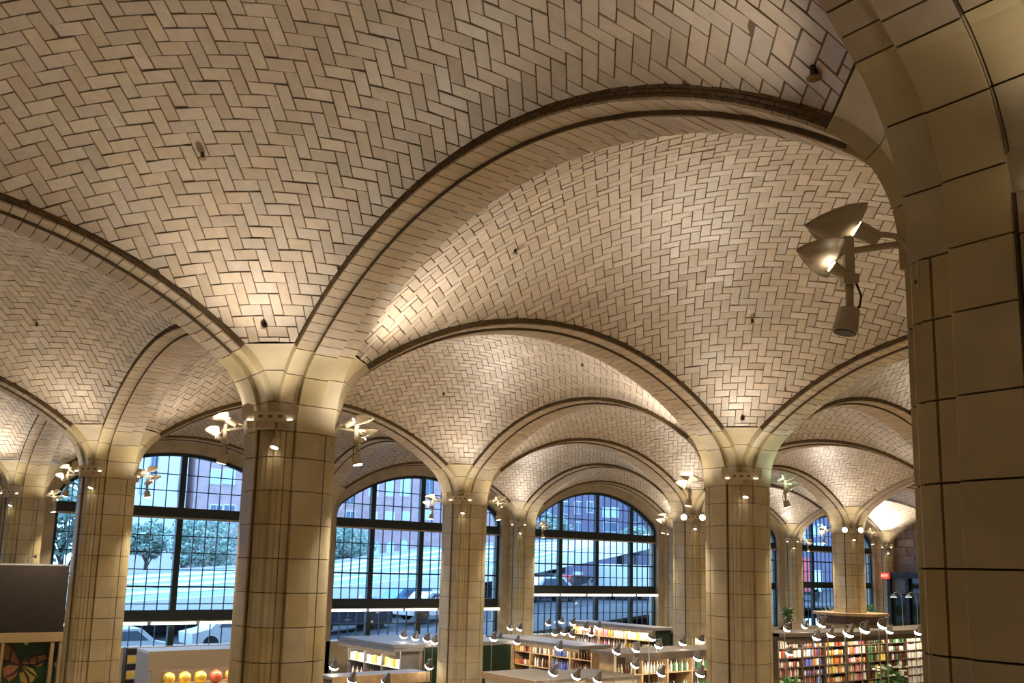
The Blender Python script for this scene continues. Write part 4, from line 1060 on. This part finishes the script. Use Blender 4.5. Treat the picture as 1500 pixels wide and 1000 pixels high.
# buildings across the street; window rectangles measured in the photograph, set on the facade plane
def building(lab, U, x0, x1, m, wins, ztop=1.6, depth=1.0, arches=()):
    v0 = at(x0, 780, 1, U)[0]; v1 = at(x1, 780, 1, U)[0]; b0 = Vector(W(v0, U, ZST)); root = empty('apartment_building', b0); tag(root, lab, 'building')
    A_ = Vector(W(v0, U, ZST))-b0; B_ = Vector(W(v1, U+depth, ztop))-b0; box_obj('facade', A_.x, B_.x, A_.y, B_.y, A_.z, B_.z, m, root)
    box_obj('cornice', A_.x-.3, B_.x+.3, A_.y-.3, A_.y+.2, B_.z-.6, B_.z, 'ext_stone', root)
    for (xa, ya, xb, yb, lit) in wins:
        p0 = at(xa, (ya+yb)/2, 1, U); p1 = at(xb, (ya+yb)/2, 1, U); zt_ = at((xa+xb)/2, ya, 1, U)[2]; zb_ = at((xa+xb)/2, yb, 1, U)[2]
        a_ = Vector(W(p0[0], U, zb_))-b0; b_ = Vector(W(p1[0], U, zt_))-b0
        w = box_obj('window', a_.x-.1, b_.x+.1, a_.y-.06, a_.y+.02, a_.z-.1, b_.z+.1, 'ext_pale' if m != 'ext_pale' else 'ext_stone', root)
        xm = (a_.x+b_.x)/2
        for s0, s1 in ((a_.x, xm-.04), (xm+.04, b_.x)): box_obj('glazing', s0, s1, a_.y-.09, a_.y-.05, a_.z, b_.z, 'ext_glass_lit' if lit else 'ext_glass', w)
    for (xa, ya, xb, yb) in arches:
        p0 = at(xa, (ya+yb)/2, 1, U); p1 = at(xb, (ya+yb)/2, 1, U); zt_ = at((xa+xb)/2, ya, 1, U)[2]; zb_ = at((xa+xb)/2, yb, 1, U)[2]
        a_ = Vector(W(p0[0], U, zb_))-b0; b_ = Vector(W(p1[0], U, zt_))-b0; r = (b_.x-a_.x)/2; cx = (a_.x+b_.x)/2; mb = MB()
        prof = [(cx+r*math.cos(math.pi*q/10), b_.z-r+r*math.sin(math.pi*q/10)) for q in range(11)]+[(cx-r, a_.z), (cx+r, a_.z)]
        n = len(prof); vs = [(x, a_.y-.08, z) for x, z in prof]+[(x, a_.y+.02, z) for x, z in prof]
        mb.add(vs, [tuple(range(n)), tuple(range(2*n-1, n-1, -1))]+[(i, n+i, n+(i+1) % n, (i+1) % n) for i in range(n)]); w = mb.build('arched_window', 'ext_stone', root)
        prof = [(cx+r*.75*math.cos(math.pi*q/10), b_.z-r+r*.75*math.sin(math.pi*q/10)) for q in range(11)]+[(cx-r*.75, a_.z), (cx+r*.75, a_.z)]
        mb = MB(); vs = [(x, a_.y-.11, z) for x, z in prof]+[(x, a_.y-.08, z) for x, z in prof]
        mb.add(vs, [tuple(range(n)), tuple(range(2*n-1, n-1, -1))]+[(i, n+i, n+(i+1) % n, (i+1) % n) for i in range(n)]); mb.build('glazing', 'ext_glass_lit', w)
building('pale tall building seen through the left half of the left window', 8.4, 150, 268, 'ext_pale', [(206, 700, 216, 722, 1), (222, 664, 230, 700, 0), (206, 790, 214, 812, 0), (262, 700, 272, 725, 1)])
building('pink brick building seen through the right half of the left window', 8.4, 279, 470, 'ext_brick', [(308, 688, 324, 708, 1), (328, 688, 343, 708, 1), (296, 655, 304, 672, 0), (308, 740, 324, 760, 0), (328, 740, 343, 760, 0), (400, 700, 412, 724, 0)])
building('pinkish apartment building with rows of windows seen through the middle window', 9.2, 474, 752, 'ext_brick',
    [(507, 722, 518, 737, 0), (541, 705, 553, 726, 1), (565, 702, 576, 726, 1), (587, 700, 599, 726, 1), (623, 703, 634, 726, 0), (507, 749, 519, 761, 0), (541, 750, 552, 761, 1), (565, 750, 577, 761, 1), (588, 750, 600, 761, 1), (622, 749, 633, 761, 1), (507, 781, 518, 791, 0), (690, 705, 702, 725, 0)],
    arches=[(544, 792, 557, 812), (564, 791, 578, 810), (584, 789, 598, 808)])
building('violet stone building with fire escape seen through the rightmost wide window', 9.2, 756, 1010, 'ext_violet',
    [(883, 744, 892, 757, 1), (896, 744, 905, 757, 1), (800, 738, 808, 752, 0), (822, 735, 832, 752, 0), (842, 735, 852, 752, 0), (860, 735, 868, 750, 0), (822, 765, 832, 778, 0), (842, 765, 852, 778, 0), (884, 765, 904, 778, 0), (925, 748, 935, 764, 0), (925, 772, 935, 784, 0), (800, 845, 812, 872, 1), (840, 838, 852, 868, 1), (880, 835, 892, 860, 1)])
building('dark building behind the far narrow window', 7.8, 1100, 1300, 'ext_violet', [(1188, 770, 1194, 785, 1), (1198, 768, 1205, 785, 1), (1188, 796, 1194, 806, 1), (1198, 796, 1206, 806, 1), (1190, 850, 1200, 862, 1), (1174, 770, 1180, 790, 1)])
def tree(x, y, U, h, r, lab, seed):
    g = at(x, y, 1, U); c_ = Vector(W(g[0], U, zst(g[0]))); root = empty('street_tree', c_); tag(root, lab, 'tree'); rnd = random.Random(seed); cz = W(*g)[2]-c_.z
    mb = MB(); mb.cyl((0, 0, 0), (.1, .05, cz*.8), .16, .09, n=8)
    for q in range(5):
        t = q*1.3; mb.cyl((.07, .03, cz*(.5+.06*q)), (math.cos(t)*r*.6, math.sin(t)*r*.6, cz+r*.3*math.sin(q)), .06, .02, n=6)
    mb.build('trunk', 'bark', root); lf = MB()
    for _ in range(2600):
        d = Vector((rnd.gauss(0, 1), rnd.gauss(0, 1), rnd.gauss(0, 1))).normalized(); p = d*r*rnd.uniform(.35, 1)**.6; p.z *= .8; p *= 1+.25*math.sin(d.x*5+seed)*math.cos(d.z*6)
        p.z += cz; a_ = Vector((rnd.gauss(0, 1), rnd.gauss(0, 1), rnd.gauss(0, 1))).normalized(); b_ = a_.orthogonal().normalized(); s = rnd.uniform(.12, .24)
        lf.add([p-a_*s, p-b_*s*.5, p+a_*s, p+b_*s*.5], [(0, 1, 2, 3)], rnd.random())
    lf.build('foliage', 'leaf', root)['kind'] = 'stuff'
tree(300, 795, 7.0, 5, 2.6, 'leafy tree beyond the ramp in the left window', 1); tree(95, 740, 4.3, 5, 2.4, 'leafy tree filling the far left window', 2)
tree(508, 800, 7.4, 5, 2.3, 'pale green tree at the left of the middle window', 3); tree(810, 772, 8.2, 4, 1.9, 'small tree at the left of the rightmost wide window', 4); tree(930, 790, 7.6, 4, 2.0, 'dark tree at the right of the rightmost wide window', 5)
tree(215, 790, 7.6, 5, 1.8, 'thin tree against the pale building in the left window', 6)
def car(x, y, U, m, lab, kind='car', ang=0):
    g = at(x, y, 1, U); c_ = Vector(W(g[0], U, zst(g[0]))); root = empty('parked_car' if kind == 'car' else 'delivery_van', c_, ang); tag(root, lab, kind)
    if kind == 'car': pr_ = [(-2.1, .3), (-2.15, .75), (-1.4, .92), (-.9, 1.42), (.75, 1.45), (1.35, .95), (2.1, .8), (2.15, .35)]; wd = .85
    else: pr_ = [(-2.6, .35), (-2.65, 2.2), (-2.5, 2.35), (1.3, 2.35), (1.8, 1.35), (2.55, 1.15), (2.65, .4)]; wd = .98
    n = len(pr_); vs = [(x_, -wd, z_) for x_, z_ in pr_]+[(x_, wd, z_) for x_, z_ in pr_]
    obj('body', vs, [tuple(range(n)), tuple(range(2*n-1, n-1, -1))]+[(i, n+i, n+(i+1) % n, (i+1) % n) for i in range(n)], m, root)
    if kind == 'car':
        for s in (-1, 1):
            q = [(-1.05, .98), (-.78, 1.34), (.6, 1.36), (1.05, .98)]; vs = [(x_, s*(wd+.004), z_) for x_, z_ in q]+[(x_, s*(wd-.02), z_) for x_, z_ in q]
            obj('side_window', vs, [(0, 1, 2, 3), (7, 6, 5, 4), (0, 4, 5, 1), (1, 5, 6, 2), (2, 6, 7, 3), (3, 7, 4, 0)], 'ext_glass', root)
    else:
        for s in (-1, 1): box_obj('side_window', .9, 1.5, s*wd-.01, s*wd+.01, 1.4, 2.0, 'ext_glass', root)
    for wx in (-1.35, 1.35):
        for s in (-1, 1): MB().cyl((wx, s*(wd-.18), .33), (wx, s*(wd+.03), .33), .33, n=14).build('wheel', 'tyre', root)
for a in ((170, 925, 3.95, 'car_white', 'white car parked below the left window', 'car'), (345, 925, 3.95, 'car_white', 'white car at the right below the left window', 'car'),
          (505, 905, 4.1, 'car_dark', 'dark car below the middle window', 'car'), (640, 905, 4.05, 'car_white', 'white car below the middle window', 'car'), (600, 890, 4.5, 'car_blue', 'blue car below the middle window', 'car'),
          (800, 880, 4.4, 'car_white', 'white car at the left of the rightmost wide window', 'car'), (868, 860, 5.6, 'car_white', 'white car in mid street in the rightmost wide window', 'car'), (905, 850, 6.4, 'car_blue', 'blue car farther off in the rightmost wide window', 'car'),
          (930, 870, 4.6, 'car_white', 'white van at the right of the rightmost wide window', 'van'), (840, 850, 6.6, 'car_red', 'red car far off in the rightmost wide window', 'car')): car(*a)
g0 = at(1166, 816, 1, 4.3); g1 = at(1186, 842, 1, 4.3); c_ = Vector(W(g0[0]-.35, 4.3, zst(g0[0]))); m_ = empty('red_truck', c_); tag(m_, 'bright red truck body outside the far narrow window', 'truck')
H_ = W(0, 0, g0[2])[2]-c_.z; L_ = (g1[0]-g0[0]+.35)*S
box_obj('cargo_box', 0, L_, 0, 2.4, .7, H_, 'car_red', m_); box_obj('cab', L_, L_+1.8, .1, 2.3, .7, H_*.72, 'car_white', m_); box_obj('chassis', 0, L_+1.7, .3, 2.1, .45, .7, 'dark', m_)
for wx in (.9, L_*.5, L_+1.0):
    for yy in (.1, 2.0): MB().cyl((wx, yy, .45), (wx, yy+.3, .45), .45, n=14).build('wheel', 'tyre', m_)
# goods beyond the first 300 of a kind, joined per unit and colour
for (pn, kind, ci), (par, mb) in OVER.items():
    o = mb.build(kind+'_field', PROD[ci], par); o['kind'] = 'stuff'
